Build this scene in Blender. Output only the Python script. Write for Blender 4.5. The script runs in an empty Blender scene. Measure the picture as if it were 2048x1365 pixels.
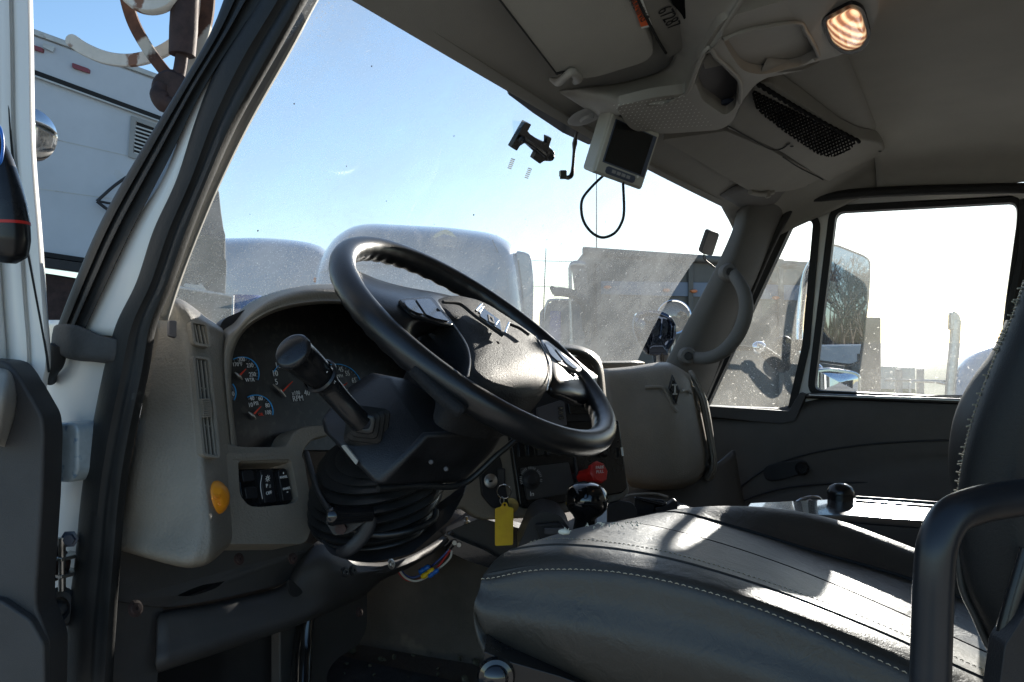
import bpy, bmesh, math, random
from mathutils import Vector as V, Matrix
from mathutils.geometry import tessellate_polygon
random.seed(7)
sc = bpy.context.scene
COL = sc.collection
R = math.radians

# ---------------------------------------------------------------- camera, sky, sun, exposure
# cab axes: +X to the passenger side, +Y to the bonnet, +Z up, ground at z = 0
F = 1700.0
YAW = R(62)
FW = V((math.sin(YAW), math.cos(YAW), 0)); RT = V((math.cos(YAW), -math.sin(YAW), 0)); UP = V((0, 0, 1))
CAMP = V((0, 0, 1.85))
cd = bpy.data.cameras.new('camera'); cam = bpy.data.objects.new('camera', cd); COL.objects.link(cam)
cam.location = CAMP; cam.rotation_euler = (R(90), 0, -YAW)
cd.sensor_width = 36; cd.lens = F / 2048 * 36; cd.clip_start = 0.02; cd.clip_end = 3000
sc.camera = cam
SUN_EL, SUN_AZ = R(13.8), R(86)            # azimuth clockwise from +Y
world = bpy.data.worlds.new('World'); sc.world = world; world.use_nodes = True
nt = world.node_tree; nt.nodes.clear()
wo = nt.nodes.new('ShaderNodeOutputWorld'); bg = nt.nodes.new('ShaderNodeBackground')
sk = nt.nodes.new('ShaderNodeTexSky'); sk.sky_type = 'NISHITA'; sk.sun_disc = False
sk.sun_elevation = SUN_EL; sk.sun_rotation = SUN_AZ; sk.air_density = 1.0; sk.dust_density = 0.2; sk.ozone_density = 2.8
bg.inputs['Strength'].default_value = 0.09
nt.links.new(sk.outputs[0], bg.inputs[0]); nt.links.new(bg.outputs[0], wo.inputs[0])
ld = bpy.data.lights.new('sun', 'SUN'); ld.energy = 4.0; ld.angle = R(0.55); ld.color = (1, 0.93, 0.82)
sun = bpy.data.objects.new('sun', ld); COL.objects.link(sun)
SD = V((math.sin(SUN_AZ) * math.cos(SUN_EL), math.cos(SUN_AZ) * math.cos(SUN_EL), math.sin(SUN_EL)))
sun.rotation_euler = SD.to_track_quat('Z', 'Y').to_euler(); sun.location = SD * 30
sc.view_settings.view_transform = 'Standard'; sc.view_settings.look = 'None'
sc.view_settings.exposure = 1.32; sc.view_settings.gamma = 1.0
sc.cycles.use_denoising = True
sc.cycles.max_bounces = 10; sc.cycles.diffuse_bounces = 4; sc.cycles.transparent_max_bounces = 16
sc.cycles.caustics_reflective = False; sc.cycles.caustics_refractive = False
sc.cycles.sample_clamp_indirect = 6.0

# ---------------------------------------------------------------- placing points
def ray(px, py):
    return FW + RT * ((px - 1024) / F) + UP * ((682 - py) / F)
def W(px, py, t): return CAMP + ray(px, py) * t
def hit(px, py, p0, n):
    d = ray(px, py); return CAMP + d * ((p0 - CAMP).dot(n) / d.dot(n))
def onX(px, py, x): return hit(px, py, V((x, 0, 0)), V((1, 0, 0)))
def onY(px, py, y): return hit(px, py, V((0, y, 0)), V((0, 1, 0)))
def onZ(px, py, z): return hit(px, py, V((0, 0, z)), V((0, 0, 1)))
def rnd(pts, r=8, n=5, closed=True):
    """round the corners of an outline; a corner may carry its own radius"""
    out = []; N = len(pts)
    for i in range(N):
        p = pts[i]; rr = p[2] if len(p) > 2 else r
        a = V(pts[i - 1][:2]); b = V(p[:2]); c = V(pts[(i + 1) % N][:2])
        if rr <= 0: out.append((b.x, b.y)); continue
        d1 = (a - b); d2 = (c - b)
        r1 = min(rr, d1.length * .45); r2 = min(rr, d2.length * .45)
        s = b + d1.normalized() * r1; e = b + d2.normalized() * r2
        for k in range(n + 1):
            t = k / n; q = s * (1 - t) ** 2 + b * 2 * t * (1 - t) + e * t * t
            out.append((q.x, q.y))
    return out
def cr(p0, p1, p2, p3, t):
    return 0.5 * ((2 * p1) + (p2 - p0) * t + (2 * p0 - 5 * p1 + 4 * p2 - p3) * t * t + (3 * p1 - p0 - 3 * p2 + p3) * t ** 3)
def spline(pts, n=6, closed=False):
    N = len(pts); out = []
    if N < 3 and not closed:
        return [pts[0].lerp(pts[1], k / n) for k in range(n + 1)]
    segs = N if closed else N - 1
    for i in range(segs):
        if closed: a, b, c, d = pts[i - 1], pts[i], pts[(i + 1) % N], pts[(i + 2) % N]
        else:
            b, c = pts[i], pts[i + 1]
            a = pts[i - 1] if i else b * 2 - c
            d = pts[i + 2] if i + 2 < N else c * 2 - b
        for k in range(n): out.append(cr(a, b, c, d, k / n))
    if not closed: out.append(pts[-1].copy())
    return out

# ---------------------------------------------------------------- materials
M = {}
def mat(name, col, rough=0.6, metal=0.0, bump=None, var=None, coat=0.0, spec=0.5, emit=None, trans=0.0, sheen=0.0, wear=None):
    """bump=[(scale, strength, kind)...]; var=(scale, amount) lightness mottling; wear=(scale, threshold, colour) patches of dirt or chips"""
    m = bpy.data.materials.new(name); m.use_nodes = True; M[name] = m
    n = m.node_tree.nodes; l = m.node_tree.links; b = n['Principled BSDF']
    b.inputs['Base Color'].default_value = (*col, 1); b.inputs['Roughness'].default_value = rough
    b.inputs['Metallic'].default_value = metal; b.inputs['Coat Weight'].default_value = coat
    b.inputs['Specular IOR Level'].default_value = spec; b.inputs['Transmission Weight'].default_value = trans
    b.inputs['Sheen Weight'].default_value = sheen
    tc = n.new('ShaderNodeTexCoord'); src = tc.outputs['Object']
    cs = None
    if var:
        t = n.new('ShaderNodeTexNoise'); t.inputs['Scale'].default_value = var[0]; t.inputs['Detail'].default_value = 8
        t.inputs['Roughness'].default_value = .65
        l.new(src, t.inputs['Vector'])
        r = n.new('ShaderNodeValToRGB'); a = var[1]
        r.color_ramp.elements[0].position = .3; r.color_ramp.elements[1].position = .72
        r.color_ramp.elements[0].color = (*[c * (1 - a) for c in col], 1); r.color_ramp.elements[1].color = (*[min(1, c * (1 + a)) for c in col], 1)
        l.new(t.outputs['Fac'], r.inputs[0]); cs = r.outputs[0]
        rr = n.new('ShaderNodeMapRange'); rr.inputs['To Min'].default_value = max(.03, rough - .08); rr.inputs['To Max'].default_value = min(1, rough + .1)
        l.new(t.outputs['Fac'], rr.inputs['Value']); l.new(rr.outputs[0], b.inputs['Roughness'])
    if wear:
        t = n.new('ShaderNodeTexNoise'); t.inputs['Scale'].default_value = wear[0]; t.inputs['Detail'].default_value = 10
        l.new(src, t.inputs['Vector'])
        r = n.new('ShaderNodeValToRGB'); r.color_ramp.elements[0].position = wear[1]; r.color_ramp.elements[1].position = wear[1] + .06
        l.new(t.outputs['Fac'], r.inputs[0])
        mx = n.new('ShaderNodeMix'); mx.data_type = 'RGBA'; l.new(r.outputs[0], mx.inputs['Factor'])
        if cs: l.new(cs, mx.inputs['A'])
        else: mx.inputs['A'].default_value = (*col, 1)
        mx.inputs['B'].default_value = (*wear[2], 1); cs = mx.outputs['Result']
    if cs: l.new(cs, b.inputs['Base Color'])
    prev = None
    for bb in (bump or []):
        sca, st, kind = bb
        if kind == 'v':
            t = n.new('ShaderNodeTexVoronoi'); t.inputs['Scale'].default_value = sca; o = t.outputs['Distance']
        elif kind == 'e':
            t = n.new('ShaderNodeTexVoronoi'); t.feature = 'DISTANCE_TO_EDGE'; t.inputs['Scale'].default_value = sca
            nz = n.new('ShaderNodeTexNoise'); nz.inputs['Scale'].default_value = sca * .6; nz.inputs['Detail'].default_value = 4
            l.new(src, nz.inputs['Vector'])
            ad = n.new('ShaderNodeMix'); ad.data_type = 'VECTOR'; ad.inputs['Factor'].default_value = .04
            l.new(src, ad.inputs['A']); l.new(nz.outputs['Color'], ad.inputs['B']); l.new(ad.outputs['Result'], t.inputs['Vector'])
            mr = n.new('ShaderNodeMapRange'); mr.inputs['From Max'].default_value = .12; l.new(t.outputs['Distance'], mr.inputs['Value']); o = mr.outputs[0]
        else:
            t = n.new('ShaderNodeTexNoise'); t.inputs['Scale'].default_value = sca; t.inputs['Detail'].default_value = 5; o = t.outputs['Fac']
            if kind == 'w': t.inputs['Distortion'].default_value = 2.5; t.inputs['Detail'].default_value = 3
        if kind != 'e': l.new(src, t.inputs['Vector'])
        bp = n.new('ShaderNodeBump'); bp.inputs['Strength'].default_value = st; bp.inputs['Distance'].default_value = 0.0015 if kind != 'w' else .004
        l.new(o, bp.inputs['Height'])
        if prev: l.new(prev, bp.inputs['Normal'])
        prev = bp.outputs[0]
    if prev: l.new(prev, b.inputs['Normal'])
    if emit:
        b.inputs['Emission Color'].default_value = (*emit[0], 1); b.inputs['Emission Strength'].default_value = emit[1]
    return m
mat('dash', (0.225, 0.2, 0.163), .5, bump=[(900, .45, 'n'), (300, .3, 'v')], var=(9, .16), wear=(26, .73, (.25, .23, .19)))
mat('dash_dark', (0.05, 0.048, 0.048), .55, bump=[(900, .3, 'n')], var=(10, .2))
mat('dash_black', (0.012, 0.012, 0.014), .45, bump=[(700, .25, 'n')], var=(14, .35))
mat('door_trim', (0.078, 0.071, 0.062), .6, bump=[(800, .4, 'n')], var=(7, .18))
mat('shroud', (0.016, 0.016, 0.018), .42, bump=[(600, .3, 'n'), (140, .15, 'n')], var=(18, .5))
mat('rubber', (0.013, 0.013, 0.013), .58, spec=.35, bump=[(300, .2, 'n')], var=(20, .5), wear=(16, .71, (.09, .09, .09)))
mat('rubber_grey', (0.05, 0.05, 0.05), .75, bump=[(200, .5, 'n')], var=(25, .4))
mat('boot', (0.016, 0.016, 0.016), .36, bump=[(250, .2, 'n')], var=(25, .4))
mat('white_paint', (0.74, 0.73, 0.70), .3, coat=.4, var=(3, .05), bump=[(6, .15, 'n')], wear=(22, .72, (.42, .38, .33)))
mat('frame_paint', (0.72, 0.71, 0.68), .35, coat=.3, var=(5, .08))
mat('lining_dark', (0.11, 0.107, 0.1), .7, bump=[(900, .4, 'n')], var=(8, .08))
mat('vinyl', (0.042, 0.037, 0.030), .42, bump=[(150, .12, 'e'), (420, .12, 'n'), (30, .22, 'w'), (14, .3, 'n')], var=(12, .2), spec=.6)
mat('vinyl_side', (0.034, 0.031, 0.027), .5, bump=[(500, .12, 'n'), (60, .1, 'n')], var=(12, .15))
mat('thread', (0.45, 0.39, 0.28), .8)
mat('wheel_leather', (0.012, 0.012, 0.013), .3, bump=[(500, .12, 'n'), (40, .08, 'n')], var=(20, .4), spec=.6)
mat('pad', (0.014, 0.014, 0.015), .62, bump=[(420, .7, 'n'), (260, .3, 'e')], var=(20, .3), spec=.3)
mat('lid_gloss', (0.05, 0.05, 0.05), .16, coat=1.0)
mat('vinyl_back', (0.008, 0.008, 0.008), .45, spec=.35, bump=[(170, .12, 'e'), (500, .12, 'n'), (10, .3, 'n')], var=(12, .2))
mat('gloss_black', (0.008, 0.008, 0.009), .08, coat=.6, var=(20, .4), bump=[(120, .04, 'n')])
mat('satin_black', (0.012, 0.012, 0.013), .25, var=(20, .4), bump=[(200, .05, 'n')])
mat('tube_black', (0.016, 0.017, 0.02), .3, bump=[(60, .12, 'n')], var=(14, .3), wear=(30, .74, (.18, .12, .11)))
mat('headliner', (0.36, 0.345, 0.305), .95, bump=[(700, .5, 'n')], var=(5, .1), sheen=.2, wear=(7, .73, (.29, .275, .245)))
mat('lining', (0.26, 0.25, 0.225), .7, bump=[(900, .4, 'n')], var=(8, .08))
mat('console', (0.32, 0.305, 0.275), .5, bump=[(900, .3, 'n')], var=(9, .1))
mat('console_dark', (0.11, 0.105, 0.11), .6, bump=[(700, .3, 'n')], var=(9, .1))
mat('net', (0.004, 0.004, 0.005), 1.0, spec=.1)
mat('chrome', (0.8, 0.8, 0.8), .08, 1.0)
mat('steel', (0.45, 0.44, 0.42), .35, 1.0, var=(30, .3))
mat('mirror_glass', (0.86, 0.88, 0.9), .01, 1.0)
mat('monitor', (0.42, 0.41, 0.36), .45, bump=[(900, .2, 'n')], var=(12, .06))
mat('screen', (0.01, 0.011, 0.012), .04, coat=1.0)
mat('bluegrey', (0.06, 0.075, 0.11), .4)
mat('orange', (0.85, 0.3, 0.015), .4, var=(20, .1))
mat('red', (0.5, 0.02, 0.015), .35, var=(20, .2))
mat('yellow', (1.0, 0.62, 0.015), .45, var=(30, .12), bump=[(80, .1, 'n')], wear=(40, .7, (.45, .3, .03)))
mat('brass', (0.35, 0.24, 0.08), .4, .6, var=(50, .3))
mat('blue_plastic', (0.02, 0.16, 0.6), .35)
mat('blue_paint', (0.03, 0.07, 0.3), .3, coat=.5)
mat('white_wire', (0.7, 0.66, 0.58), .5)
mat('legend', (0.9, 0.9, 0.88), .6)
mat('dim_legend', (0.3, 0.3, 0.3), .6)
mat('gauge_blue', (0.05, 0.42, 0.9), .5)
mat('needle', (0.95, 0.07, 0.03), .5)
mat('gauge_face', (0.012, 0.012, 0.013), .35, var=(60, .6), wear=(90, .56, (.032, .03, .027)))
mat('label_orange', (0.85, 0.13, 0.02), .5)
mat('label_white', (0.75, 0.75, 0.72), .5)
mat('carpet', (0.1, 0.08, 0.062), .85, bump=[(160, .8, 'n'), (20, .5, 'n')], var=(7, .45), wear=(16, .66, (.1, .085, .065)))
mat('tunnel', (0.085, 0.07, 0.058), .7, bump=[(400, .5, 'n')], var=(8, .35), wear=(12, .66, (.13, .105, .08)))
mat('rust', (0.1, 0.045, 0.028), .8, .2, bump=[(90, .6, 'n')], var=(12, .6), wear=(5, .52, (.5, .46, .4)))
mat('rust_dark', (0.045, 0.025, 0.022), .7, .3, bump=[(90, .6, 'n')], var=(12, .6))
mat('rusty_white', (0.6, 0.56, 0.5), .55, bump=[(60, .4, 'n')], var=(8, .15), wear=(9, .6, (.2, .09, .05)))
mat('trailer_white', (0.5, 0.53, 0.57), .5, var=(1.5, .08), wear=(2.2, .68, (.45, .45, .44)))
mat('trailer_rail', (0.5, 0.5, 0.48), .5, .3, var=(3, .2), wear=(5, .62, (.25, .2, .16)))
mat('dark_gap', (0.01, 0.01, 0.01), .8)
mat('marker_red', (0.2, 0.015, 0.02), .3, coat=.5)
mat('amber', (0.6, 0.15, 0.03), .3, coat=.5)
mat('silver_truck', (0.42, 0.44, 0.46), .3, .15, coat=.8, var=(.6, .08))
mat('white_truck', (0.46, 0.49, 0.53), .25, coat=.7, var=(.8, .06))
mat('dump_steel', (0.12, 0.112, 0.098), .6, .2, var=(1.2, .25), bump=[(8, .4, 'n')], wear=(3, .62, (.13, .12, .11)))
mat('dump_stripe', (0.16, 0.19, 0.24), .5, var=(2, .1))
mat('bounce_gravel', (0.46, 0.41, 0.34), .9, bump=[(60, .5, 'n')], var=(.6, .3))  # pale gravel ground, lightened to bounce sunlight up into the cab
mat('grass', (0.06, 0.11, 0.025), .9, bump=[(10, .8, 'n')], var=(.4, .35))
mat('grey_wall', (0.3, 0.3, 0.29), .7, var=(1.2, .15))
mat('bark', (0.1, 0.07, 0.055), .9, var=(3, .3))
mat('van_white', (0.75, 0.75, 0.74), .3, coat=.6)
mat('dark_glass', (0.02, 0.03, 0.03), .05, coat=.5)
mat('tarp', (0.02, 0.035, 0.042), .8, var=(2.5, .4))
mat('mud', (0.07, 0.07, 0.05), .8, bump=[(12, 1, 'n')], var=(4, .4))
mat('tyre', (0.02, 0.02, 0.02), .8)
mat('clear_box', (0.36, 0.42, 0.45), .3, coat=.4, var=(30, .25), wear=(45, .57, (.12, .2, .3)))
mat('foam', (0.8, 0.76, 0.62), .9)

# dusty glass: clear with a thin film that catches the light, and specks
def glass(name, film, speck, scale, reflect=.06, tint=(.96, .98, 1)):
    m = bpy.data.materials.new(name); m.use_nodes = True; M[name] = m
    n = m.node_tree.nodes; l = m.node_tree.links; n.clear()
    out = n.new('ShaderNodeOutputMaterial'); tr = n.new('ShaderNodeBsdfTransparent'); tr.inputs[0].default_value = (*tint, 1)
    gl = n.new('ShaderNodeBsdfGlossy'); gl.inputs['Roughness'].default_value = .02
    tl = n.new('ShaderNodeBsdfTranslucent'); tl.inputs[0].default_value = (.9, .88, .82, 1)
    df = n.new('ShaderNodeBsdfDiffuse'); df.inputs[0].default_value = (.6, .58, .53, 1)
    dust = n.new('ShaderNodeMixShader'); dust.inputs[0].default_value = .35
    l.new(tl.outputs[0], dust.inputs[1]); l.new(df.outputs[0], dust.inputs[2])
    tc = n.new('ShaderNodeTexCoord')
    nz = n.new('ShaderNodeTexNoise'); nz.inputs['Scale'].default_value = 5; nz.inputs['Detail'].default_value = 9; nz.inputs['Roughness'].default_value = .7
    l.new(tc.outputs['Object'], nz.inputs['Vector'])
    vo = n.new('ShaderNodeTexVoronoi'); vo.inputs['Scale'].default_value = scale; vo.inputs['Randomness'].default_value = 1
    nz3 = n.new('ShaderNodeTexNoise'); nz3.inputs['Scale'].default_value = scale * .9
    l.new(tc.outputs['Object'], nz3.inputs['Vector'])
    mxv = n.new('ShaderNodeMix'); mxv.data_type = 'VECTOR'; mxv.inputs['Factor'].default_value = .02
    l.new(tc.outputs['Object'], mxv.inputs['A']); l.new(nz3.outputs['Color'], mxv.inputs['B'])
    l.new(mxv.outputs['Result'], vo.inputs['Vector'])
    sep = n.new('ShaderNodeSeparateColor'); l.new(vo.outputs['Color'], sep.inputs[0])
    # a cell holds a speck only if its random value is high; its size varies
    lim = n.new('ShaderNodeMapRange'); lim.inputs['From Min'].default_value = .45; lim.inputs['From Max'].default_value = 1.0
    lim.inputs['To Min'].default_value = 0.0; lim.inputs['To Max'].default_value = .2; l.new(sep.outputs[0], lim.inputs['Value'])
    lt = n.new('ShaderNodeMath'); lt.operation = 'LESS_THAN'; l.new(vo.outputs['Distance'], lt.inputs[0]); l.new(lim.outputs[0], lt.inputs[1])
    sm = n.new('ShaderNodeMath'); sm.operation = 'MULTIPLY'; sm.inputs[1].default_value = speck; l.new(lt.outputs[0], sm.inputs[0])
    # dried spray lies thickest low down and towards the far side
    sx = n.new('ShaderNodeSeparateXYZ'); l.new(tc.outputs['Object'], sx.inputs[0])
    ma = n.new('ShaderNodeMath'); ma.operation = 'MULTIPLY_ADD'; ma.inputs[1].default_value = -1.6; l.new(sx.outputs['Z'], ma.inputs[0]); l.new(sx.outputs['X'], ma.inputs[2])
    mr_ = n.new('ShaderNodeMapRange'); mr_.inputs['From Min'].default_value = -.45; mr_.inputs['From Max'].default_value = .3; l.new(ma.outputs[0], mr_.inputs['Value'])
    sm0 = sm; sm = n.new('ShaderNodeMath'); sm.operation = 'MULTIPLY'; l.new(sm0.outputs[0], sm.inputs[0]); l.new(mr_.outputs[0], sm.inputs[1])
    fm = n.new('ShaderNodeMapRange'); fm.inputs['From Min'].default_value = .3; fm.inputs['From Max'].default_value = .75
    fm.inputs['To Min'].default_value = film * .45; fm.inputs['To Max'].default_value = film * 1.5; l.new(nz.outputs['Fac'], fm.inputs['Value'])
    fn = n.new('ShaderNodeTexNoise'); fn.inputs['Scale'].default_value = 420; fn.inputs['Detail'].default_value = 2; l.new(tc.outputs['Object'], fn.inputs['Vector'])
    fr_ = n.new('ShaderNodeMapRange'); fr_.inputs['From Min'].default_value = .6; fr_.inputs['From Max'].default_value = .72
    fr_.inputs['To Min'].default_value = 0.0; fr_.inputs['To Max'].default_value = speck * .55; l.new(fn.outputs['Fac'], fr_.inputs['Value'])
    # grime gathers lower and towards the far side
    gx = n.new('ShaderNodeTexNoise'); gx.inputs['Scale'].default_value = 2.2; gx.inputs['Detail'].default_value = 3; l.new(tc.outputs['Object'], gx.inputs['Vector'])
    gm_ = n.new('ShaderNodeMapRange'); gm_.inputs['From Min'].default_value = .35; gm_.inputs['From Max'].default_value = .6; l.new(gx.outputs['Fac'], gm_.inputs['Value'])
    fg = n.new('ShaderNodeMath'); fg.operation = 'MULTIPLY'; l.new(fr_.outputs[0], fg.inputs[0]); l.new(gm_.outputs[0], fg.inputs[1])
    a0 = n.new('ShaderNodeMath'); a0.operation = 'ADD'; l.new(sm.outputs[0], a0.inputs[0]); l.new(fg.outputs[0], a0.inputs[1])
    ad = n.new('ShaderNodeMath'); ad.operation = 'ADD'; ad.use_clamp = True; l.new(a0.outputs[0], ad.inputs[0]); l.new(fm.outputs[0], ad.inputs[1])
    m1 = n.new('ShaderNodeMixShader'); l.new(ad.outputs[0], m1.inputs[0]); l.new(tr.outputs[0], m1.inputs[1]); l.new(dust.outputs[0], m1.inputs[2])
    m2 = n.new('ShaderNodeMixShader'); m2.inputs[0].default_value = reflect; l.new(m1.outputs[0], m2.inputs[1]); l.new(gl.outputs[0], m2.inputs[2])
    l.new(m2.outputs[0], out.inputs[0])
    return m
glass('windshield_glass', .32, .95, 90, .03)
glass('side_glass', .08, .6, 110, .03)
glass('clean_glass', .03, .0, 60, .10)
mat('mirror_dimmed', (0.5, 0.54, 0.58), .01, 1.0)  # mirror colour darkened in place of a darker reflected sky
mat('mirror_dark_reflection', (0.05, 0.065, 0.1), .03, 1.0)  # dark reflection put into the colour of the mirror face
pf_ = bpy.data.materials.new('pale_film'); pf_.use_nodes = True; M['pale_film'] = pf_
_n = pf_.node_tree.nodes; _l = pf_.node_tree.links; _n.clear(); _o = _n.new('ShaderNodeOutputMaterial'); _t = _n.new('ShaderNodeBsdfTranslucent'); _t.inputs[0].default_value = (.95, .93, .88, 1)
_d = _n.new('ShaderNodeBsdfTransparent'); _m = _n.new('ShaderNodeMixShader'); _m.inputs[0].default_value = .4
_l.new(_d.outputs[0], _m.inputs[1]); _l.new(_t.outputs[0], _m.inputs[2]); _l.new(_m.outputs[0], _o.inputs[0])

# ---------------------------------------------------------------- mesh builders
def link(o, parent=None):
    COL.objects.link(o)
    if parent: o.parent = parent; o.matrix_parent_inverse = parent.matrix_world.inverted()
    return o
def tag(o, label, cat=None, group=None, kind=None):
    if label: o['label'] = label
    if cat: o['category'] = cat
    if group: o['group'] = group
    if kind: o['kind'] = kind
    return o
def thing(name, label, cat, loc, group=None):
    o = bpy.data.objects.new(name, None); o.location = loc; o.empty_display_size = .05
    COL.objects.link(o); o.matrix_world = Matrix.Translation(loc)
    return tag(o, label, cat, group)
def fin(name, bm, m, parent=None, smooth=True, bevel=0, seg=3, ang=35, solid=0, flip=None, sub=0, centre=True):
    if flip is not None:
        s = sum(((CAMP if flip is True else flip) - f.calc_center_median()).dot(f.normal) * f.calc_area() for f in bm.faces)
        if s < 0: bmesh.ops.reverse_faces(bm, faces=bm.faces[:])
    me = bpy.data.meshes.new(name); 
    c = V((0, 0, 0))
    if centre and bm.verts:
        c = sum((v.co for v in bm.verts), V((0, 0, 0))) / len(bm.verts)
        for v in bm.verts: v.co -= c
    bm.to_mesh(me); bm.free()
    mm = m if isinstance(m, (list, tuple)) else [m]
    for x in mm: me.materials.append(M[x])
    o = bpy.data.objects.new(name, me); o.location = c
    COL.objects.link(o); o.matrix_world = Matrix.Translation(c)
    if parent: o.parent = parent; o.matrix_parent_inverse = parent.matrix_world.inverted()
    for p in me.polygons: p.use_smooth = smooth
    if smooth: me.set_sharp_from_angle(angle=R(ang))
    if solid:
        md = o.modifiers.new('s', 'SOLIDIFY'); md.thickness = solid; md.offset = -1
    if bevel:
        md = o.modifiers.new('b', 'BEVEL'); md.width = bevel; md.segments = seg; md.limit_method = 'ANGLE'; md.angle_limit = R(32)
        md.harden_normals = True
    if sub:
        md = o.modifiers.new('u', 'SUBSURF'); md.levels = sub; md.render_levels = sub
    return o
def plate(name, outer, vec, m, parent=None, holes=(), bevel=0, seg=3):
    """a solid panel: outline points in space, pushed along vec; holes go right through"""
    bm = bmesh.new(); loops = [list(outer)] + [list(h) for h in holes]
    fv, bv = [], []
    for lp in loops:
        fv.append([bm.verts.new(p) for p in lp]); bv.append([bm.verts.new(p + vec) for p in lp])
    flat_f = [v for lp in fv for v in lp]; flat_b = [v for lp in bv for v in lp]
    if holes:
        for a, b, c in tessellate_polygon(loops):
            try: bm.faces.new((flat_f[a], flat_f[b], flat_f[c]))
            except ValueError: pass
            try: bm.faces.new((flat_b[c], flat_b[b], flat_b[a]))
            except ValueError: pass
    else:
        bm.faces.new(fv[0]); bm.faces.new(list(reversed(bv[0])))
    for f, b in zip(fv, bv):
        N = len(f)
        for i in range(N): bm.faces.new((f[i], b[i], b[(i + 1) % N], f[(i + 1) % N]))
    bmesh.ops.recalc_face_normals(bm, faces=bm.faces[:])
    return fin(name, bm, m, parent, bevel=bevel, seg=seg)
def grid_mesh(rows, closed_u=False):
    bm = bmesh.new(); vs = [[bm.verts.new(p) for p in r] for r in rows]
    for i in range(len(rows) - 1):
        n = len(rows[i])
        for j in range(n if closed_u else n - 1):
            k = (j + 1) % n
            try: bm.faces.new((vs[i][j], vs[i][k], vs[i + 1][k], vs[i + 1][j]))
            except ValueError: pass
    return bm
def patch(name, rows, m, parent=None, n=5, k=5, solid=.004, closed=False, ang=60, flip=True):
    """smooth sheet through a grid of points"""
    rr = [spline(r, n, closed) for r in rows] if n > 1 else rows
    cols = list(zip(*rr)); cols = [spline(list(c), k) for c in cols] if k > 1 else cols
    bm = grid_mesh([list(r) for r in zip(*cols)], closed)
    bm.normal_update()
    return fin(name, bm, m, parent, solid=solid, flip=flip, ang=ang)
def tube_bm(bm, path, rad, seg=12, cap=True, flat=None):
    N = len(path); rads = rad if isinstance(rad, (list, tuple)) else [rad] * N
    t0 = (path[1] - path[0]).normalized()
    up = V((0, 0, 1)) if abs(t0.z) < .9 else V((1, 0, 0))
    nrm = t0.cross(up).normalized(); rings = []
    for i, p in enumerate(path):
        t = ((path[i + 1] if i + 1 < N else p) - (path[i - 1] if i else p)).normalized()
        nrm = (nrm - t * nrm.dot(t)).normalized(); b = t.cross(nrm)
        ring = []
        for k in range(seg):
            a = 2 * math.pi * k / seg
            off = nrm * math.cos(a) + b * math.sin(a)
            if flat: off = off - flat[0] * off.dot(flat[0]) * (1 - flat[1])
            ring.append(bm.verts.new(p + off * rads[i]))
        rings.append(ring)
    for i in range(N - 1):
        for k in range(seg):
            bm.faces.new((rings[i][k], rings[i][(k + 1) % seg], rings[i + 1][(k + 1) % seg], rings[i + 1][k]))
    if cap:
        bm.faces.new(list(reversed(rings[0]))); bm.faces.new(rings[-1])
def resample(vals, n):
    out = []
    for i in range(len(vals) - 1):
        for k in range(n): out.append(vals[i] + (vals[i + 1] - vals[i]) * k / n)
    return out + [vals[-1]]
def tube(name, pts, rad, m, parent=None, seg=14, n=6, flat=None, smooth=True):
    path = spline(pts, n) if n > 1 else pts
    rads = resample(list(rad), n) if isinstance(rad, (list, tuple)) and n > 1 else rad
    bm = bmesh.new(); tube_bm(bm, path, rads, seg, flat=flat)
    bmesh.ops.recalc_face_normals(bm, faces=bm.faces[:])
    return fin(name, bm, m, parent, ang=50)
def frame_of(axis):
    a = axis.normalized(); u = V((0, 0, 1)).cross(a)
    if u.length < .1: u = V((1, 0, 0)).cross(a)
    u.normalize(); return a, u, a.cross(u)
def lathe_bm(bm, prof, o, axis, seg=32, ux=None, sy=1.0):
    a, u, w = frame_of(axis)
    if ux is not None: u = (ux - a * ux.dot(a)).normalized(); w = a.cross(u)
    rings = []
    for r, h in prof:
        if r < 1e-6: rings.append([bm.verts.new(o + a * h)])
        else: rings.append([bm.verts.new(o + a * h + u * r * math.cos(2 * math.pi * k / seg) + w * r * sy * math.sin(2 * math.pi * k / seg)) for k in range(seg)])
    for A, B in zip(rings, rings[1:]):
        for k in range(seg):
            k2 = (k + 1) % seg
            if len(A) == 1 and len(B) == 1: continue
            if len(A) == 1: bm.faces.new((A[0], B[k], B[k2]))
            elif len(B) == 1: bm.faces.new((A[k], B[0], A[k2]))
            else: bm.faces.new((A[k], B[k], B[k2], A[k2]))
def lathe(name, prof, o, axis, m, parent=None, seg=32, ang=40, ux=None, sy=1.0):
    bm = bmesh.new(); lathe_bm(bm, prof, o, axis, seg, ux, sy)
    bmesh.ops.recalc_face_normals(bm, faces=bm.faces[:])
    return fin(name, bm, m, parent, ang=ang)
def box_bm(bm, c, ax, h):
    vs = [bm.verts.new(c + ax[0] * h[0] * i + ax[1] * h[1] * j + ax[2] * h[2] * k) for i in (-1, 1) for j in (-1, 1) for k in (-1, 1)]
    for f in ((0, 1, 3, 2), (4, 6, 7, 5), (0, 4, 5, 1), (2, 3, 7, 6), (0, 2, 6, 4), (1, 5, 7, 3)): bm.faces.new([vs[i] for i in f])
XYZ = (V((1, 0, 0)), V((0, 1, 0)), V((0, 0, 1)))
def box(name, c, h, m, parent=None, ax=XYZ, bevel=.003, seg=2):
    bm = bmesh.new(); box_bm(bm, V(c), ax, h); bmesh.ops.recalc_face_normals(bm, faces=bm.faces[:])
    return fin(name, bm, m, parent, bevel=bevel, seg=seg)
def quad_on(fn, pts, r=0): return [fn(*p) for p in (rnd(pts, r) if r else [q[:2] for q in pts])]
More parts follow.
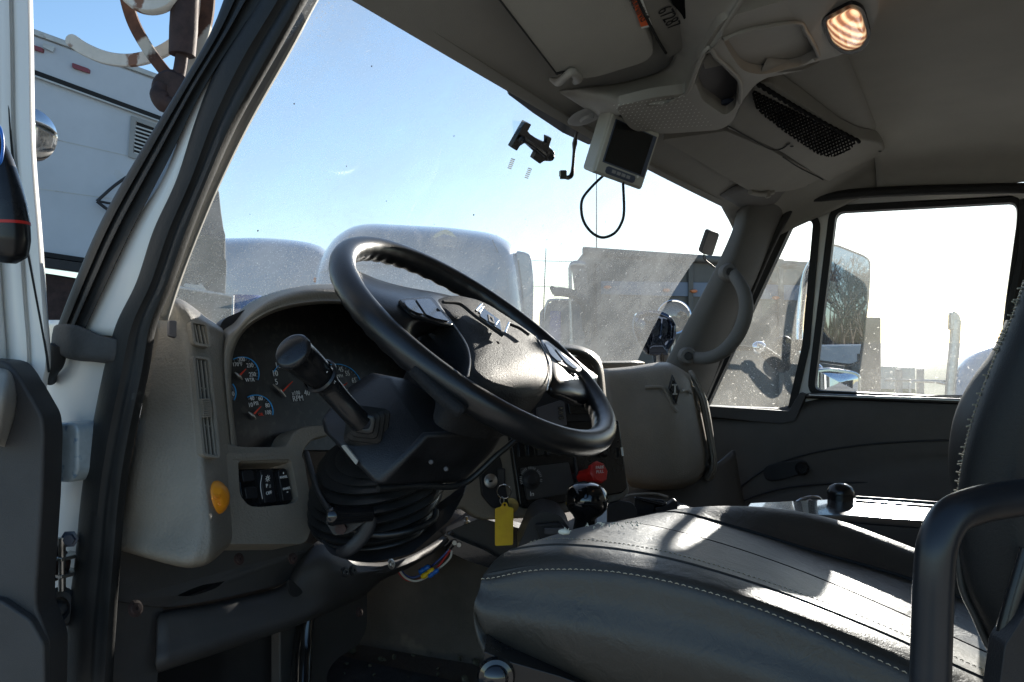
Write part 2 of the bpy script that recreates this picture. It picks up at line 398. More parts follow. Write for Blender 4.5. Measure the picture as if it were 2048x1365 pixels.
def text(name, s, o, xd, yd, size, m, parent=None, extrude=.0002):
    cu = bpy.data.curves.new(name, 'FONT'); cu.body = s; cu.size = size; cu.extrude = extrude
    cu.align_x = 'CENTER'; cu.align_y = 'CENTER'; cu.materials.append(M[m]); cu.resolution_u = 3
    ob = bpy.data.objects.new(name, cu)
    x = xd.normalized(); z = x.cross(yd).normalized(); y = z.cross(x)
    mw = Matrix((x, y, z)).transposed().to_4x4(); mw.translation = o
    COL.objects.link(ob)
    me = bpy.data.meshes.new_from_object(ob.evaluated_get(bpy.context.evaluated_depsgraph_get()))
    me.name = name; bpy.data.objects.remove(ob); bpy.data.curves.remove(cu)
    ob = bpy.data.objects.new(name, me); COL.objects.link(ob); ob.matrix_world = mw
    if parent:
        ob.parent = parent; ob.matrix_parent_inverse = parent.matrix_world.inverted(); ob.matrix_world = mw
    return ob
def ribbon(name, L, Rr, X, prof, m, parent=None, n=6, solid=.004):
    """a moulded strip between two edge lines; prof = (share across, metres it stands proud)"""
    rows = []
    for s, d in prof:
        rows.append([onX(a[0] + (b[0] - a[0]) * s, a[1] + (b[1] - a[1]) * s, X) - ray(a[0], a[1]).normalized() * d for a, b in zip(L, Rr)])
    rr = [spline(r, n) for r in rows]
    bm = grid_mesh(rr); bm.normal_update()
    return fin(name, bm, m, parent, solid=solid, flip=True, ang=50)


# ================================================================ CAB SHELL
cab = thing('truck_cab', 'white truck cab shell around the seat and dash with grey lining and black door seal', 'truck cab', V((1.5, .3, 1.2)))
# --- near side pillar, black mouldings and seal (door opening in the plane X = .62)
XO = .62
pil_L = [(470, 60), (428, 142), (374, 241), (328, 359), (264, 461), (215, 564), (165, 668)]
pil_R = [(480, 60), (436, 142), (392, 241), (354, 359), (308, 461), (274, 564), (228, 672)]
ribbon('a_pillar', pil_L, pil_R, XO + .008, [(-.5, 0), (0, .004), (.5, .006), (1.0, .004), (1.6, 0)], 'white_paint', cab, solid=.02)
# hinge pillar below, curving back behind the seal
hp = []
for y, xs in ((640, (92, 150, 210, 290)), (700, (92, 150, 215, 290)), (800, (82, 140, 200, 270)), (950, (70, 120, 175, 240)), (1100, (60, 105, 150, 220)), (1250, (55, 95, 140, 210)), (1400, (50, 90, 135, 200))):
    hp.append([onX(xs[0] - 25, y, XO + .05), onX(xs[0] + 10, y, XO + .02), onX(xs[1], y, XO + .012), onX(xs[2], y, XO + .02), onX(xs[3], y, XO + .04)])
patch('hinge_pillar', hp, 'white_paint', cab, solid=.02)
# outer moulding band with its stitched seam
L1 = [(458, -30), (420, 67), (359, 174), (287, 292), (205, 436), (149, 564), (108, 670)]
R1 = [(545, -30), (480, 64), (402, 188), (340, 315), (264, 461), (215, 564), (166, 668)]
ribbon('windshield_moulding', L1, R1, XO, [(0, -.012), (.02, 0), (.12, .006), (.28, .006), (.33, .001), (.42, .001), (.47, .009), (.56, .009), (.62, .002), (.8, .001), (.97, .003), (1, -.01)], 'rubber', cab)
# foot of the moulding wrapping onto the pillar
ft = [[onX(x, y, XO) - ray(x, y).normalized() * d for x, y, d in row] for row in (
    ((104, 668, -.01), (112, 650, .004), (150, 650, .012), (190, 668, .014), (226, 677, .012), (245, 682, .0)),
    ((102, 690, -.01), (116, 680, .008), (155, 690, .018), (190, 698, .018), (226, 700, .014), (245, 702, .0)),
    ((104, 705, -.01), (125, 708, .008), (160, 716, .014), (190, 718, .014), (222, 722, .012), (240, 724, .0)),
    ((108, 712, -.02), (130, 716, -.01), (160, 722, -.01), (190, 724, -.01), (220, 728, -.01), (236, 730, -.01)))]
patch('moulding_foot', ft, 'rubber_grey', cab, solid=.006)
tube('drain_hose', [onX(118, 690, XO - .0), onX(112, 725, XO), onX(102, 742, XO), onX(100, 760, XO + .01)], [.01, .009, .008, .007], 'rubber', cab)
# door seal around the opening
L2 = [(550, -60), (505, 20), (433, 138), (392, 241), (354, 359), (308, 461), (274, 564), (233, 650), (209, 744), (181, 886), (165, 990), (152, 1121), (136, 1252), (126, 1420)]
R2 = [(652, -60), (608, 15), (560, 100), (480, 241), (426, 359), (385, 461), (348, 564), (314, 650), (298, 744), (268, 886), (252, 990), (241, 1121), (232, 1252), (222, 1420)]
ribbon('door_seal', L2, R2, XO, [(-.03, -.014), (0, .0), (.08, .008), (.22, .013), (.38, .013), (.5, .006), (.56, .004), (.62, .012), (.72, .016), (.82, .013), (.92, .004), (1, -.006), (1.02, -.02)], 'rubber', cab, n=8)
# thin lit strip of the inner pillar trim
L3 = [(645, -60), (603, 15), (555, 100), (475, 241), (421, 359), (380, 461), (343, 564), (318, 640)]
R3 = [(672, -60), (630, 15), (585, 100), (505, 241), (446, 359), (402, 461), (362, 564), (338, 640)]
ribbon('pillar_trim', L3, R3, XO + .04, [(-.6, -.0), (0, .002), (.6, .004), (.85, .0), (1, -.012)], 'lining', cab, solid=.012)

# --- windshield: bowed glass between the pillars
top = []; bot = []
for k in range(9):
    s = k / 8; bow = math.sin(math.pi * s)
    top.append(V((.64 + s * 1.70, .50 + bow * .05 + (.03 * s), 2.235)))
    bot.append(V((.64 + s * 1.70, 1.04 - .18 * s + bow * .07, 1.74)))
rows = [[a.lerp(b, t) + V((0, .02 * math.sin(math.pi * t), .02 * math.sin(math.pi * t))) for a, b in zip(top, bot)] for t in (0, .33, .66, 1)]
WS_ROWS = rows
bmw = grid_mesh([list(r) for r in zip(*[spline(list(c), 4) for c in zip(*[spline(r, 4) for r in rows])])])
ws = fin('windshield', bmw, 'windshield_glass', cab, flip=True, ang=80)
def on_ws(px, py, off=0.0):
    """point on the windshield, off metres inside it"""
    d = ray(px, py); best = None
    n = V((0, .81, .58)).normalized()
    t = 1.0
    for _ in range(30):
        p = CAMP + d * t; s = min(1, max(0, (p.x - .64) / 1.70)); bow = math.sin(math.pi * s)
        a = V((p.x, .50 + bow * .05 + .03 * s, 2.235)); b = V((p.x, 1.04 - .18 * s + bow * .07, 1.74))
        q = min(1, max(0, (a.z - p.z) / (a.z - b.z))); c = a.lerp(b, q); ys = c.y + .024 * math.sin(math.pi * q)
        t += (ys - p.y) / max(.12, (d.y + d.z * .6)) * .8
    return CAMP + d * t - n * off

# --- roof lining: front part slopes from the windshield to the flat roof
def ceil_pt(px, py, off=0.0):
    d = ray(px, py)
    n = V((0, .45, 1)); t1 = ((V((0, .53, 2.2 - off)) - CAMP).dot(n)) / d.dot(n)
    t2 = (2.36 - off - 1.85) / d.z if d.z > 1e-3 else 1e9
    p1, p2 = CAMP + d * t1, CAMP + d * t2
    return p1 if t1 < t2 else p2
front = [[V((x, y, z)) for x in (.55, 1.0, 1.5, 2.0, 2.30)] for y, z in ((.545, 2.196), (.53, 2.2), (.42, 2.25), (.3, 2.304), (.18, 2.352))]
for r_ in front:
    for p in r_:
        s = (p.x - .64) / 1.7; p.y += .02 * math.sin(math.pi * max(0, min(1, s))) if r_ is front[0] or r_ is front[1] else 0
patch('front_roof_lining', front, 'lining', cab, solid=.02)
main = [[V((.6, y, 2.33)), V((.8, y, 2.357)), V((1.5, y, 2.362)), V((2.1, y, 2.355)), V((2.3, y, 2.325)), V((2.37, y, 2.285)), V((2.40, y, 2.235))] for y in (.20, .1, -.1, -.3, -.56)]
main[0] = [p + V((0, .0, 0)) for p in main[0]]
patch('roof_lining', main, 'headliner', cab, solid=.02)
corner = [[V((2.22, y, z)), V((2.31, y, z - .03)), V((2.37, y, z - .06)), V((2.40, y, z - .11))] for y, z in ((.56, 2.2), (.5, 2.225), (.4, 2.27), (.3, 2.31), (.2, 2.352))]
patch('roof_corner_lining', corner, 'lining', cab, solid=.02)
box('roof_panel', (1.52, 0.0, 2.43), (.95, .6, .02), 'white_paint', cab, bevel=.01)
box('back_wall', (1.52, -.6, 1.8), (.95, .03, .66), 'headliner', cab, bevel=.01)
box('b_pillar', (.66, -.45, 1.75), (.04, .16, .65), 'dash_dark', cab, bevel=.01)
# dark printed band and mirror tab along the top of the glass
bandL = [(800, -20), (860, 32), (940, 95), (1003, 150), (1012, 186), (1060, 222), (1120, 262), (1172, 286), (1186, 283), (1200, 262), (1320, 318), (1400, 372), (1462, 412), (1478, 432)]
bandR = [(830, -20), (885, 28), (960, 88), (1030, 140), (1045, 150), (1090, 180), (1150, 220), (1200, 240), (1215, 240), (1240, 245), (1340, 300), (1420, 352), (1480, 398), (1500, 418)]
bm = bmesh.new(); a = [bm.verts.new(on_ws(*p, .006)) for p in bandL]; b = [bm.verts.new(on_ws(*p, .006)) for p in bandR]
for i in range(len(a) - 1): bm.faces.new((a[i], a[i + 1], b[i + 1], b[i]))
bm.normal_update(); fin('glass_band', bm, 'bluegrey', cab, smooth=False, flip=True, solid=.003)

# --- far pillar lining
pr = []
for row in (((1474, 424, 2.30, 0), (1482, 420, 2.30, .03), (1512, 408, 2.31, .05), (1560, 400, 2.36, .03), (1592, 402, 2.40, 0)),
            ((1462, 470, 2.29, 0), (1470, 468, 2.29, .03), (1500, 462, 2.3, .05), (1535, 462, 2.35, .03), (1560, 462, 2.40, 0)),
            ((1420, 560, 2.27, 0), (1428, 560, 2.27, .03), (1465, 558, 2.29, .05), (1500, 556, 2.34, .03), (1520, 556, 2.40, 0)),
            ((1372, 650, 2.25, 0), (1380, 650, 2.25, .03), (1420, 650, 2.28, .05), (1452, 650, 2.33, .03), (1476, 652, 2.40, 0)),
            ((1330, 728, 2.22, 0), (1340, 728, 2.22, .03), (1380, 730, 2.26, .05), (1415, 735, 2.32, .03), (1440, 740, 2.40, 0)),
            ((1300, 790, 2.22, 0), (1310, 790, 2.22, .03), (1345, 792, 2.26, .05), (1385, 800, 2.32, .03), (1410, 810, 2.40, 0))):
    pr.append([onX(x, y, X) - V((d, 0, 0)) for x, y, X, d in row])
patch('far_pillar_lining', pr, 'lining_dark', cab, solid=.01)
# upper cap where pillar meets the roof
cap = [[ceil_pt(1440, 392, .0), ceil_pt(1475, 412, .0), onX(1490, 424, 2.3)],
       [ceil_pt(1500, 372, .02), ceil_pt(1530, 392, .02), onX(1530, 412, 2.30)],
       [ceil_pt(1560, 376, .02), onX(1585, 384, 2.34), onX(1580, 404, 2.38)],
       [onX(1640, 362, 2.34), onX(1650, 374, 2.37), onX(1640, 388, 2.40)]]
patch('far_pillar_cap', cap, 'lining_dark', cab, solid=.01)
# door seal of the far door
tube('far_door_seal', [onX(x, y, 2.385) for x, y in ((2110, 378), (2040, 376), (1900, 379), (1760, 384), (1660, 392), (1610, 402), (1575, 425), (1540, 490), (1500, 580), (1450, 690), (1405, 790), (1395, 840), (1420, 960))], .013, 'rubber', cab, n=5)

# --- floor, firewall, tunnel
box('floor', (1.5, .3, 1.23), (.92, .9, .02), 'carpet', cab, bevel=.004)
fw = [[V((x, y, z)) for x in (.62, .9, 1.2, 1.6, 2.0, 2.42)] for y, z in ((1.08, 1.74), (1.10, 1.65), (1.12, 1.5), (1.10, 1.3), (.98, 1.17), (.8, 1.16))]
patch('firewall', fw, 'tunnel', cab, solid=.02)
tn = []
for x, z, dy in ((1.36, 1.15, 0), (1.38, 1.25, 0), (1.40, 1.40, .0), (1.42, 1.46, .0), (1.45, 1.485, 0), (1.55, 1.49, 0), (1.72, 1.49, 0), (1.78, 1.46, 0), (1.82, 1.15, 0)):
    tn.append([V((x, y, z)) + V((k, 0, h)) for y, k, h in ((1.1, -.03, .06), (.85, -.02, .02), (.6, .0, 0), (.5, .02, 0), (.44, .06, -.02), (.40, .14, -.04))])
patch('engine_tunnel', tn, 'tunnel', cab, solid=.01)
rg = [[V((1.02 + .008 * k, y, 1.258 + .004 * (k % 2))) for k in range(30)] for y in (1.05, .9, .75, .55)]
patch('floor_mat', rg, 'rubber_grey', cab, solid=.004, n=1, k=1)
bm = bmesh.new(); random.seed(21)
for _ in range(70):
    c = V((random.uniform(.95, 1.36), random.uniform(.5, 1.05), 1.262)); r_ = random.uniform(.0015, .006) * (1.8 if random.random() < .08 else 1)
    bmesh.ops.create_icosphere(bm, subdivisions=1, radius=r_, matrix=Matrix.Translation(c) @ Matrix.Rotation(random.random() * 3, 4, 'X') @ Matrix.Scale(.5, 4, V((0, 0, 1))))
gv = fin('floor_grit', bm, 'mud'); tag(gv, 'grit and small stones scattered over the dirty cab floor', None, kind='stuff')
# pedals
for nm, x0, pp in (('brake_pedal', 1.0, (575, 1250)),):
    pass

# --- outer body of our own truck seen through the glass: bonnet and far wing
bo = []
for x in (.7, 1.0, 1.5, 2.0, 2.25):
    bo.append([V((x, y, z - .28 * abs(x - 1.5) ** 2)) for y, z in ((1.13, 1.70), (1.35, 1.69), (1.8, 1.66), (2.3, 1.6), (2.6, 1.45), (2.68, 1.2))])
patch('bonnet', bo, 'white_paint', cab, solid=.01)
wg = []
for x, zz in ((2.22, 1.45), (2.35, 1.56), (2.55, 1.56), (2.66, 1.48), (2.68, 1.25)):
    wg.append([V((x, y, zz + h)) for y, h in ((.75, -.3), (.95, .0), (1.3, .06), (1.7, .04), (2.1, -.1), (2.3, -.35))])
patch('far_wing', wg, 'white_paint', cab, solid=.01)

# ================================================================ hinge side fittings
hx = XO - .0
hb = thing('hinge_cover', 'translucent blue grey box bolted to the white hinge pillar beside the open door', 'hinge cover', onX(115, 900, hx))
plate('cover', quad_on(lambda x, y: onX(x, y, XO - .02), [(80, 848), (146, 845), (154, 860), (153, 945), (140, 966), (80, 962)], 9), V((.035, .0, 0)), 'clear_box', hb, bevel=.004)
lathe('bolt', [(0, .012), (.007, .012), (.008, .004), (.011, .002), (.011, 0), (0, 0)], onX(98, 842, XO - .01), V((-.5, -.85, .1)), 'steel', hb, seg=6)
lathe('bolt', [(0, .012), (.007, .012), (.008, .004), (.011, .002), (.011, 0), (0, 0)], onX(90, 975, XO - .01), V((-.5, -.85, -.1)), 'steel', hb, seg=6)
dc = thing('door_check', 'greasy steel door check link pinned to the hinge pillar below the blue grey box', 'door check', onX(110, 1130, hx))
tube('link_arm', [onX(40, 1140, XO - .06), onX(70, 1135, XO - .03), onX(100, 1128, XO - .01), onX(122, 1128, XO)], [.007, .008, .011, .009], 'rubber', dc, seg=8)
lathe('grommet', [(0, .006), (.013, .006), (.02, .0), (.021, -.006), (.015, -.012), (0, -.012)], onX(100, 1130, XO - .015), V((-.6, -.8, 0)), 'rust_dark', dc, seg=18)
for yy in (1112, 1146): box('bracket_plate', onX(132, yy, XO - .002), (.014, .012, .0022), 'steel', dc, bevel=.001)
lathe('pin', [(0, .03), (.005, .03), (.0055, .022), (.004, .02), (.004, -.03), (0, -.03)], onX(124, 1128, XO - .012), V((0, 0, 1)), 'steel', dc, seg=12)
bt = lathe('pillar_bolt', [(0, .006), (.006, .006), (.007, .002), (.010, .001), (.010, 0), (0, 0)], onX(139, 1078, XO - .006), V((-.7, -.7, 0)), 'bluegrey', None, seg=6)
tag(bt, 'small blue grey hexagon bolt in the hinge pillar just above the door check', 'bolt')
cg = thing('wire_conduit', 'ribbed black conduit passing through a rubber grommet low on the hinge pillar', 'conduit', onX(110, 1225, hx))
lathe('grommet', [(.010, .0), (.014, .006), (.02, .005), (.024, .0), (.022, -.006), (0, -.006)], onX(121, 1215, XO - .006), V((-.65, -.75, 0)), 'rubber_grey', cg, seg=24, ux=V((0, 0, 1)), sy=.75)
cp = spline([onX(60, 1275, XO - .05), onX(80, 1248, XO - .03), onX(98, 1226, XO - .02), onX(122, 1216, XO)], 12)
tube('ribbed_hose', cp, [.0075 + .0018 * (i % 2) for i in range(len(cp))], 'rubber_grey', cg, n=1, seg=14)

# ================================================================ near door, swung wide open
nd = thing('open_driver_door', 'white truck door swung wide open with a dark trim panel and grey pull', 'truck door', onX(0, 1100, XO - .0))
def nd_pt(x, y, d=0): return W(x, y, .93 - d)
def strip(xs_rows, name, m, parent, solid=.004, n=6):
    patch(name, [[nd_pt(x, y, d) for x, y, d in r] for r in xs_rows], m, parent, solid=solid, n=n, k=1)
# painted frame with its folds, running down to the trim
prof = [(-90, .04), (-30, .03), (5, .012), (12, .0), (20, .008), (32, .016), (52, .014), (55, .006), (60, .006), (63, .012), (80, .014), (97, .010), (100, -.02)]
rowsf = []
for off, d in prof:
    r_ = []
    for y, sh, sq in ((-40, -35, 1.0), (100, -32, 1.0), (300, -28, 1.0), (480, -14, 1.0), (600, -6, 1.0), (720, 2, 1.0), (800, -8, 1.), (1100, -18, 1.), (1400, -14, 1.)):
        r_.append(nd_pt(off + sh, y, d))
    rowsf.append(r_)
patch('painted_frame', rowsf, 'white_paint', nd, solid=.006, n=6, k=2)
tube('fold_line', [nd_pt(x, y, .014) for x, y in ((9, -20), (14, 150), (24, 300), (42, 430), (66, 560), (90, 690), (98, 745))], .0012, 'dark_gap', nd, seg=6)
plate('trim_panel', [nd_pt(x, y, .05) for x, y in rnd([(-80, 715), (12, 722), (34, 745), (84, 832), (88, 870), (84, 1000), (72, 1180), (72, 1215), (98, 1285), (97, 1400), (-80, 1400)], 14)], FW * .04, 'dash_dark', nd, bevel=.004)
pk = [[nd_pt(x, y, d) for x, y, d in r] for r in (((-60, 735, .05), (10, 738, .07), (28, 760, .06), (34, 790, .05)), ((-60, 800, .1), (0, 800, .1), (20, 810, .08), (30, 830, .05)), ((-60, 900, .08), (-10, 890, .08), (4, 890, .06), (10, 895, .048)))]
patch('pull_moulding', pk, 'console', nd, solid=.01)
plate('lower_pocket', [nd_pt(x, y, .062) for x, y in rnd([(-80, 1190), (0, 1200), (60, 1240), (88, 1290), (90, 1400), (-80, 1400)], 12)], FW * .012, 'dash_dark', nd, bevel=.003)
# tool handle hung on the door
th = thing('tool_handle', 'black moulded tool handle with a thin red ring hanging on the open door', 'tool handle', W(12, 430, .8))
def thp(x, y): return W(x, y, .80)
tube('grip', [thp(-20, 250), thp(-14, 290), thp(-4, 325), thp(4, 370), thp(10, 410), thp(14, 448), thp(15, 480), thp(14, 510), thp(13, 526)], [.008, .011, .0135, .0165, .0185, .0195, .0195, .0175, .008], 'satin_black', th, seg=24)
tube('red_ring', [thp(13.6, 445), thp(13.9, 451)], [.0199, .0199], 'red', th, seg=24, n=1)
cdp = tube('lanyard_cord', [W(-10, 240, .79), W(2, 262, .785), W(6, 290, .785), W(2, 320, .785), W(-8, 335, .79)], .0014, 'blue_plastic', None, seg=8)
tag(cdp, 'thin blue cord looped above the black tool handle at the open door', 'cord')
rm = thing('round_spot_mirror', 'small round chrome backed mirror showing past the edge of the open door', 'mirror', W(70, 270, 1.3))
lathe('chrome_shell', [(0, .012), (.02, .011), (.035, .007), (.043, 0), (.04, -.004), (0, -.004)], W(52, 270, 1.3), (W(58, 268, 1.2) - W(40, 268, 1.3)), 'chrome', rm, ux=V((0, 0, 1)))

# ================================================================ FAR DOOR
XD = 2.42
fd = thing('passenger_door', 'far door with vent window and big side window above a dark grey trim panel', 'truck door', V((XD, .3, 1.2)))
def dx(x, y, o=0): return onX(x, y, XD + o)
win = rnd([(1672, 424), (2034, 404), (2034, 440), (2012, 600), (1990, 797), (1628, 781)], 16)
vent = rnd([(1590, 436, 22), (1626, 440, 14), (1604, 690, 4), (1575, 818, 8), (1414, 812, 4)], 12)
outer = rnd([(1600, 396, 30), (1760, 376, 20), (2130, 372), (2130, 845), (1590, 845), (1590, 830), (1398, 826, 4)], 12)
def shrink(pts, k, c=None):
    c = c or (sum(p[0] for p in pts) / len(pts), sum(p[1] for p in pts) / len(pts)); out = []
    n = len(pts)
    for i, p in enumerate(pts):
        a, b = V(pts[i - 1]), V(pts[(i + 1) % n]); t = (b - a)
        if t.length < 1e-6: out.append(p); continue
        t.normalize(); nn = V((t.y, -t.x)); 
        if nn.dot(V(c) - V(p)) < 0: nn = -nn
        q = V(p) + nn * k; out.append((q.x, q.y))
    return out
wo_, vo_ = shrink(win, -14, (1830, 600)), shrink(vent, -15, (1545, 640))
plate('window_frame', [dx(*p) for p in outer], V((.035, 0, 0)), 'frame_paint', fd, holes=[[dx(*p) for p in shrink(win, -6, (1830, 600))], [dx(*p) for p in shrink(vent, -6, (1545, 640))]], bevel=.002)
plate('window_rubber', [dx(*p, -.008) for p in wo_], V((.04, 0, 0)), 'rubber', fd, holes=[[dx(*p, -.008) for p in win]], bevel=.002)
plate('vent_rubber', [dx(*p, -.008) for p in vo_], V((.04, 0, 0)), 'rubber', fd, holes=[[dx(*p, -.008) for p in vent]], bevel=.002)
plate('side_glass', [dx(*p, .012) for p in shrink(win, -5, (1830, 600))], V((.003, 0, 0)), 'side_glass', fd)
plate('vent_glass', [dx(*p, .012) for p in shrink(vent, -5, (1545, 640))], V((.003, 0, 0)), 'side_glass', fd)
ribbon('rear_window_channel', [(2036, 400), (2034, 500), (2010, 620), (1985, 800)], [(2062, 392), (2062, 500), (2040, 620), (2020, 800)], XD - .01, [(0, -.01), (.1, .004), (.5, .01), (.9, .004), (1, -.01)], 'rubber', fd)
# dark inner panel with its sweeping crease, armrest and pocket
panel = []
for y, d in ((830, -.012), (845, .012), (870, .02), (900, .022), (935, .02), (960, .026), (1000, .05), (1020, .055), (1040, .03), (1100, .02), (1250, .02), (1500, .0)):
    r_ = []
    for x in (1385, 1420, 1500, 1580, 1680, 1800, 1960, 2120):
        bend = (x - 1400) / 500.0; yy = y
        if 930 <= y <= 1040: yy = y + 70 * max(0, 1 - bend) ** 2 * 1.0 - 40 * min(1.2, bend) + 20
        if y < 850: yy = y - 40 * min(1, max(0, (x - 1560) / 40.0))
        elif y < 880: yy = y - 30 * min(1, max(0, (x - 1560) / 60.0))
        r_.append(onX(x, yy, XD - .01 - d))
    panel.append(r_)
patch('trim_panel', panel, 'door_trim', fd, solid=.02, n=4, k=4)
plate('vent_sill', [dx(x, y, -.035) for x, y in rnd([(1398, 815, 2), (1410, 812, 2), (1578, 822, 3), (1590, 800, 3), (1600, 785, 2), (1612, 790, 2), (1590, 842, 4), (1560, 848), (1402, 832, 4)], 4)], V((.06, 0, 0)), 'dash_dark', fd, bevel=.003)
plate('window_sill', [dx(x, y, -.028) for x, y in ((1612, 787), (2120, 806), (2120, 818), (1608, 797))], V((.055, 0, .0)), 'satin_black', fd, bevel=.005)
tube('glare_strip', [dx(1618, 790, -.032), dx(1800, 797, -.032), dx(2100, 807, -.032)], .0055, 'steel', fd, seg=10, n=2)  # added strip, thickened to stand in for glare along the sill
plate('handle_cup', [dx(x, y, -.038) for x, y in rnd([(1524, 935, 14), (1560, 924, 20), (1600, 918, 12), (1618, 928, 10), (1610, 946, 12), (1560, 962, 20), (1530, 962, 12)], 12)], V((.02, 0, 0)), 'dash_black', fd, bevel=.003)
lathe('crank_knob', [(0, .02), (.012, .02), (.018, .012), (.018, .002), (.012, 0), (0, 0)], dx(1604, 936, -.035), V((-1, -.2, 0)), 'satin_black', fd, seg=24)
tube('panel_crease', [dx(x, y, -.034) for x, y in ((1440, 1008), (1520, 945), (1600, 912), (1700, 893), (1800, 884), (1910, 880))], .0025, 'dash_black', fd, seg=8)
tube('panel_crease', [dx(x, y, -.036) for x, y in ((1400, 1060), (1470, 1010), (1560, 978), (1680, 966), (1800, 966), (1910, 970))], .0025, 'dash_black', fd, seg=8)

# grab handle on the far pillar
gh = thing('grab_handle', 'curved grey grab handle screwed to the far windshield pillar at both ends', 'grab handle', onX(1440, 640, 2.24))
hpnt = [onX(x, y, X) for x, y, X in ((1459, 543, 2.245), (1470, 552, 2.21), (1488, 585, 2.18), (1492, 622, 2.17), (1478, 665, 2.17), (1450, 700, 2.17), (1415, 716, 2.18), (1376, 713, 2.21))]
tube('grip', hpnt, [.014, .016, .0175, .0185, .0185, .018, .0165, .015], 'lining_dark', gh, seg=20)
for x, y, X in ((1459, 544, 2.215), (1376, 712, 2.185)):
    lathe('end_mount', [(0, .004), (.009, .004), (.011, .008), (.019, .006), (.024, -.01), (.024, -.03), (0, -.03)], onX(x, y, X), V((-.9, -.42, 0)), 'lining_dark', gh, seg=28)
    lathe('screw_well', [(0, .0105), (.0095, .0105), (.0095, .002), (0, .002)], onX(x, y, X - .004), V((-.9, -.42, 0)), 'dash_black', gh, seg=20)

# ================================================================ DASHBOARD
dash = thing('dashboard', 'grey moulded dashboard with round topped gauge hood, vents and switch panels', 'dashboard', V((1.4, .85, 1.6)))
N0 = V((0, -1, .28)).normalized()            # the dash face looks back and a little up
D0 = V((0, .84, 1.75))
def dp(x, y, out=0.0):
    p = hit(x, y, D0 + N0 * out, N0)
    lim = .645 + .25 * max(0, -out)
    return p if p.x > lim else onX(x, y, lim)
# end pod with the tall vent
pod = []
for row in (
    ((330, 600, -.06), (342, 596, -.05), (360, 598, -.05), (384, 612, -.05), (412, 634, -.05), (440, 652, -.05)),
    ((322, 612, .0), (345, 604, .03), (366, 608, .035), (386, 622, .035), (414, 642, .032), (446, 660, .02)),
    ((312, 660, .0), (352, 652, .035), (376, 655, .045), (392, 662, .045), (420, 672, .038), (452, 684, .02)),
    ((295, 750, .0), (360, 745, .04), (382, 746, .053), (398, 748, .053), (428, 752, .042), (456, 756, .02)),
    ((275, 860, .0), (366, 855, .045), (392, 856, .06), (408, 858, .06), (436, 862, .045), (463, 868, .02)),
    ((255, 960, .0), (372, 958, .05), (402, 958, .066), (418, 958, .066), (444, 960, .048), (468, 962, .02)),
    ((236, 1050, .0), (376, 1056, .052), (412, 1058, .07), (428, 1056, .07), (450, 1052, .05), (474, 1046, .02)),
    ((226, 1085, .0), (356, 1118, .05), (404, 1120, .066), (428, 1108, .066), (452, 1086, .046), (476, 1072, .02)),
    ((224, 1096, -.02), (350, 1132, .02), (398, 1134, .04), (428, 1120, .04), (456, 1094, .03), (480, 1080, .0))):
    pod.append([dp(x, y, o) if y > 1e9 or True else onX(x, y, .70) for i, (x, y, o) in enumerate(row)])
patch('end_pod', pod, 'dash', dash, solid=.006, n=5, k=5)
# vents on the pod: frame, dark throat, slats
def pod_off(y): return .053 + (y - 660) / 240 * .018
def vent_at(cx0, cy0, cx1, cy1, w0, w1, nsl, name='vent', bars=()):
    fo = lambda x, y, o=0: dp(x, y, pod_off(y) + o)
    c = [(cx0 - w0, cy0), (cx0 + w0, cy0 + w0 * .28), (cx1 + w1, cy1 + w1 * .28), (cx1 - w1, cy1)]
    o_ = rnd(c, 10); 
    cc = ((cx0 + cx1) / 2, (cy0 + cy1) / 2)
    i_ = shrink(o_, 5, cc)
    fr = plate(name, [fo(x, y, .0) for x, y in o_], -N0 * .014, 'dash', dash, holes=[[fo(x, y) for x, y in i_]], bevel=.0015)
    plate('throat', [fo(x, y, -.0045) for x, y in i_], -N0 * .004, 'dark_gap', fr)
    for k in range(nsl):
        s = (k + .5) / nsl * 2 - 1
        a0 = (cx0 + s * (w0 - 6), cy0 + 7 + (s + 1) * w0 * .14); a1 = (cx1 + s * (w1 - 6), cy1 - 3 + (s + 1) * w1 * .14)
        pts = [(a0[0] - 1.4, a0[1]), (a0[0] + 1.4, a0[1]), (a1[0] + 1.4, a1[1]), (a1[0] - 1.4, a1[1])]
        if k < nsl - 0: plate('slat', [fo(x, y, -.0015) for x, y in pts], -N0 * .006, 'dash', fr, bevel=.0006, seg=2)
    for yb in bars:
        s = (yb - cy0) / (cy1 - cy0); xc = cx0 + (cx1 - cx0) * s; w = w0 - 5
        plate('crossbar', [fo(x, y, -.004) for x, y in ((xc - w, yb - 2), (xc + w, yb + 3), (xc + w, yb + 6), (xc - w, yb + 1))], -N0 * .003, 'dash', fr)
    return fr
vent_at(398, 640, 406, 690, 18, 18, 3)
vf = vent_at(403, 710, 424, 912, 18, 18, 3, bars=(775, 850))
bm = bmesh.new()
for k in range(9): box_bm(bm, dp(409 + 2 * math.sin(k / 8 * 3.14) + k * .3, 799 + k * 4.2, pod_off(815) + .003), XYZ, (.006, .003, .0009))
fin('thumb_wheel', bm, 'dash', vf, bevel=0)
plate('slot', [dp(x, y, .045) for x, y in rnd([(338, 640), (354, 641), (354, 676), (338, 672)], 5)], -N0 * .004, 'console_dark', dash, bevel=.001)
